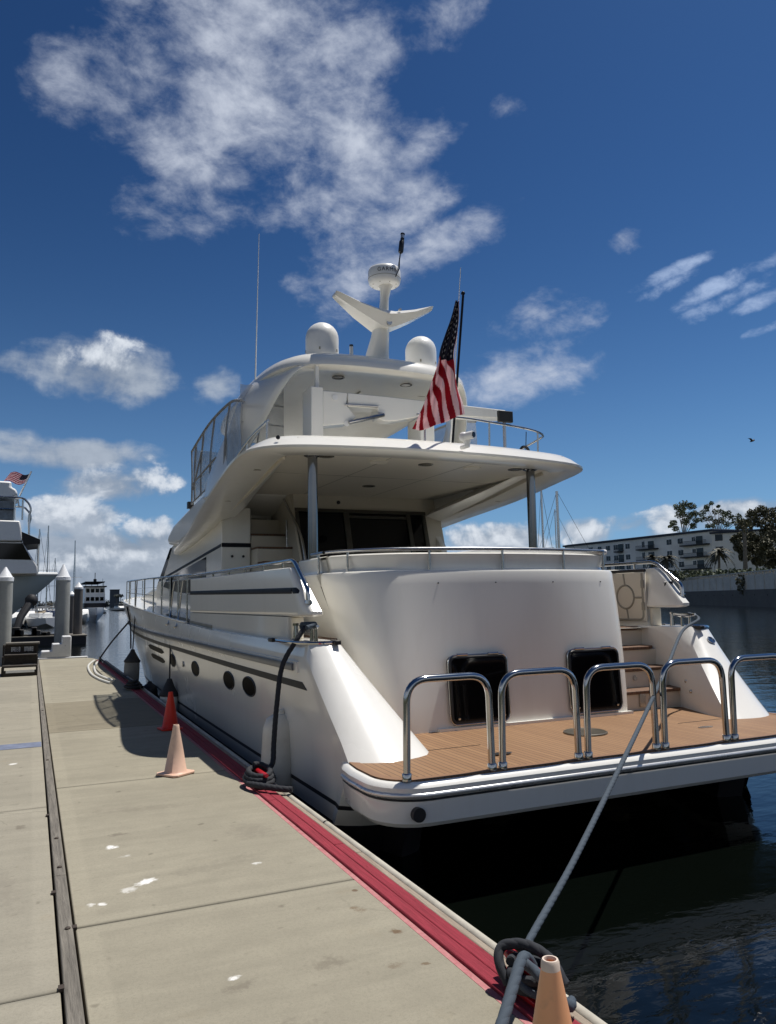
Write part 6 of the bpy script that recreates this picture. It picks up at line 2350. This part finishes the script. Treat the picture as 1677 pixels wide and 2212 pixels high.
cl = [(1625, 1112, 14), (1645, 1105, 16), (1665, 1112, 18), (1690, 1108, 20), (1635, 1128, 14), (1660, 1132, 18), (1690, 1138, 22), (1612, 1132, 10), (1675, 1160, 22), (1700, 1170, 24), (1655, 1150, 14)]
tree('olive_tree', at_depth(1668, 1238, D), [clump(a, b_, D + random.uniform(-4, 4), r) for a, b_, r in cl], 'leaf_olive', 'feathery olive-green tree rising above the dark bushy tree', 'trees in front of the apartments', 240, .36)
D = 186
cl = [(1590, 1165, 12), (1605, 1158, 12), (1622, 1160, 13), (1640, 1168, 14), (1598, 1182, 14), (1618, 1180, 15), (1640, 1188, 16), (1662, 1195, 18), (1610, 1202, 14), (1640, 1210, 16), (1668, 1216, 18), (1690, 1205, 20), (1655, 1175, 14)]
tree('bushy_tree', at_depth(1635, 1236, D), [clump(a, b_, D + random.uniform(-3, 3), r) for a, b_, r in cl], 'leaf_brown', 'dense dark brown-green tree hiding the end wing of the apartments', 'trees in front of the apartments', 300, .40)
t = thing('bare_trunk', tuple(at_depth(1611, 1236, 180)), 'pale bare palm trunk standing before the dark bushy tree', 'tree', 'palms before the apartments')
m = MB(); m.tube([at_depth(1611, 1240, 180), at_depth(1610, 1190, 180), at_depth(1608, 1140, 180)], [.55, .42, .38], 10); m.build('trunk', M['bark'], t)
m = MB(); leaves(m, tuple(at_depth(1608, 1134, 180)), 2.0, 2.0, 1.6, 160, .5); m.build('crown', M['leaf_olive'], t, flip=False)
def palm(px, row, base_row, depth, label, nf=26, L=3.6, matn='leaf_palm'):
    base, top = at_depth(px, base_row, depth), at_depth(px, row, depth)
    t = thing('palm_tree', tuple(base), label, 'palm', 'palms before the apartments')
    m = MB(); m.tube([base, base.lerp(top, .5) + Vector((.15, 0, 0)), top], [.34, .25, .22], 8); m.build('trunk', M['bark'], t)
    m = MB()
    for k in range(nf):
        a = 2 * math.pi * k / nf + random.uniform(-.2, .2)
        up = random.uniform(-.35, .95)
        d = Vector((math.cos(a), math.sin(a), 0))
        prev = None
        for j in range(9):
            u = j / 8
            c = top + d * (L * u * .8) + Vector((0, 0, L * (up * u - .75 * u * u)))
            if prev is not None:
                sd_ = d.cross(Vector((0, 0, 1)))
                w_ = .42 * math.sin(math.pi * min(1, u + .08)) + .04
                for sg in (-1, 1):
                    m.add([prev, c, c + sd_ * sg * w_ + Vector((0, 0, -.25 * w_)) - d * .1, prev + sd_ * sg * w_ * .8 + Vector((0, 0, -.25 * w_)) - d * .1], [(0, 1, 2, 3)])
            prev = c
    m.build('crown', M[matn], t, flip=False)
    return t
palm(1441, 1208, 1240, 172, 'spreading palm in front of the middle of the apartment block', 30, 3.6)
palm(1553, 1194, 1244, 166, 'drooping palm left of the bare trunk', 30, 4.0)
palm(1413, 1207, 1240, 190, 'smaller palm left of the spreading palm', 24, 3.4)
# planting along the top of the seawall
m = MB()
for k in range(26):
    px_ = 1340 + k * 14
    dd = 178 - (k - 6) * 2.2
    leaves(m, tuple(at_depth(px_, 1243 - .12 * max(0, k - 10), max(130, dd))), 2.4, 2.4, 1.2, 90, .4)
hd = m.build('hedge', M['leaf_dark'], None, flip=False, origin=tuple(at_depth(1480, 1246, 170)))
tag(hd, 'dark hedge running along the foot of the apartment block behind the seawall', 'hedge')
m = MB()
leaves(m, tuple(MW @ Vector((-3 + 40, .6, 3.2))), .9, .9, 1.6, 160, .3)
tag(m.build('wall_shrub', M['leaf_brown'], None, flip=False, origin=tuple(MW @ Vector((37, .6, 2.25)))), 'small dark shrub growing against the seawall panels', 'shrub')
# distant skyline down the channel
random.seed(5)
m = MB()
for k in range(330):
    px_ = -240 + k * 5.2
    leaves(m, tuple(at_depth(px_, hor(px_) - random.uniform(1, 5), 880)), 5, 5, random.uniform(2.5, 5), 26, 1.7)
st_ = m.build('far_trees', M['leaf_far'], None, flip=False)
st_['kind'] = 'stuff'
fbld = thing('far_building', tuple(at_depth(244, 1306, 700)), 'dark blocky building on the far shore right of the ferry', 'building')
a_ = at_depth(239, 1306, 700)
m = MB(); m.box(a_.x, a_.x + 7.5, a_.y, a_.y + 10, -.5, 14.5); m.build('wall', simple('far_wall', (.08, .09, .10), .9), fbld)
m = MB(); m.box(a_.x - .3, a_.x + 7.8, a_.y - .3, a_.y + 10.3, 14.5, 15.1); m.build('roof', M['roof_dark'], fbld)
def far_palm(px, row, label):
    b0, t0_ = at_depth(px, 1306, 640), at_depth(px, row, 640)
    t = thing('palm_tree', tuple(b0), label, 'palm', 'far palms on the shore')
    m = MB(); m.tube([b0, t0_], .3, 6); m.build('trunk', M['bark'], t)
    m = MB(); leaves(m, tuple(t0_), 2.2, 2.2, 1.4, 60, 1.0); m.build('crown', M['leaf_far'], t, flip=False)
far_palm(252, 1288, 'far palm nearest the dark building on the shore')
far_palm(261, 1287, 'far palm nearest the yacht bow rail on the shore')

# a gull in the sky on the right
# unseen dark slopes added behind and left, to darken reflections and cut low skylight
hl = MB()
random.seed(33)
prev = None
for i in range(73):
    a = rad(lerp(112, 338, i / 72))
    dist = 95 + 12 * math.sin(i * .37)
    h = 13 + 4 * math.sin(i * .9) + 2.5 * math.sin(i * 2.3) + random.uniform(-1, 1)
    col_ = [Vector((math.cos(a) * (dist + 26 * u ** 1.5), math.sin(a) * (dist + 26 * u ** 1.5), -1.2 + (h + 1.2) * u + random.uniform(-.4, .4) * u)) for u in (0, .15, .4, .7, .9, 1.0)]
    if prev is not None:
        hl.loft([prev, col_], closed=False)
    prev = col_
struct(hl.build('added_hills', simple('added_dark_slope', (.05, .055, .032), .95, var=.5, scale=.25, bmp=.6, bscale=1.2), None, 80))
bp = at_depth(1625, 953, 70)
bird = thing('gull', tuple(bp), 'small dark gull gliding in the clear blue sky', 'bird')
m = MB()
ax = Vector((.75, -.4, .25)).normalized()
m.tube([bp - ax * .22, bp - ax * .1, bp + ax * .05, bp + ax * .2, bp + ax * .26], [.015, .06, .07, .05, .015], 8)
m.build('body', M['darkint'], bird, 60)
for s in (-1, 1):
    m = MB()
    sd_ = Vector((.9, .2, .25 * s)).normalized() * s
    w0_ = [bp + ax * .10, bp - ax * .08]
    m.loft([[w0_[0], w0_[1], w0_[1] + Vector((0, 0, .02)), w0_[0] + Vector((0, 0, .02))],
            [w0_[0] + sd_ * .3 + Vector((0, 0, .10)), w0_[1] + sd_ * .3 + Vector((0, 0, .10)), w0_[1] + sd_ * .3 + Vector((0, 0, .115)), w0_[0] + sd_ * .3 + Vector((0, 0, .115))],
            [w0_[1] + sd_ * .62 + Vector((0, 0, .06)), w0_[1] + sd_ * .63 + Vector((0, 0, .06)), w0_[1] + sd_ * .63 + Vector((0, 0, .065)), w0_[1] + sd_ * .62 + Vector((0, 0, .065))]])
    m.build('wing', M['darkint'], bird)
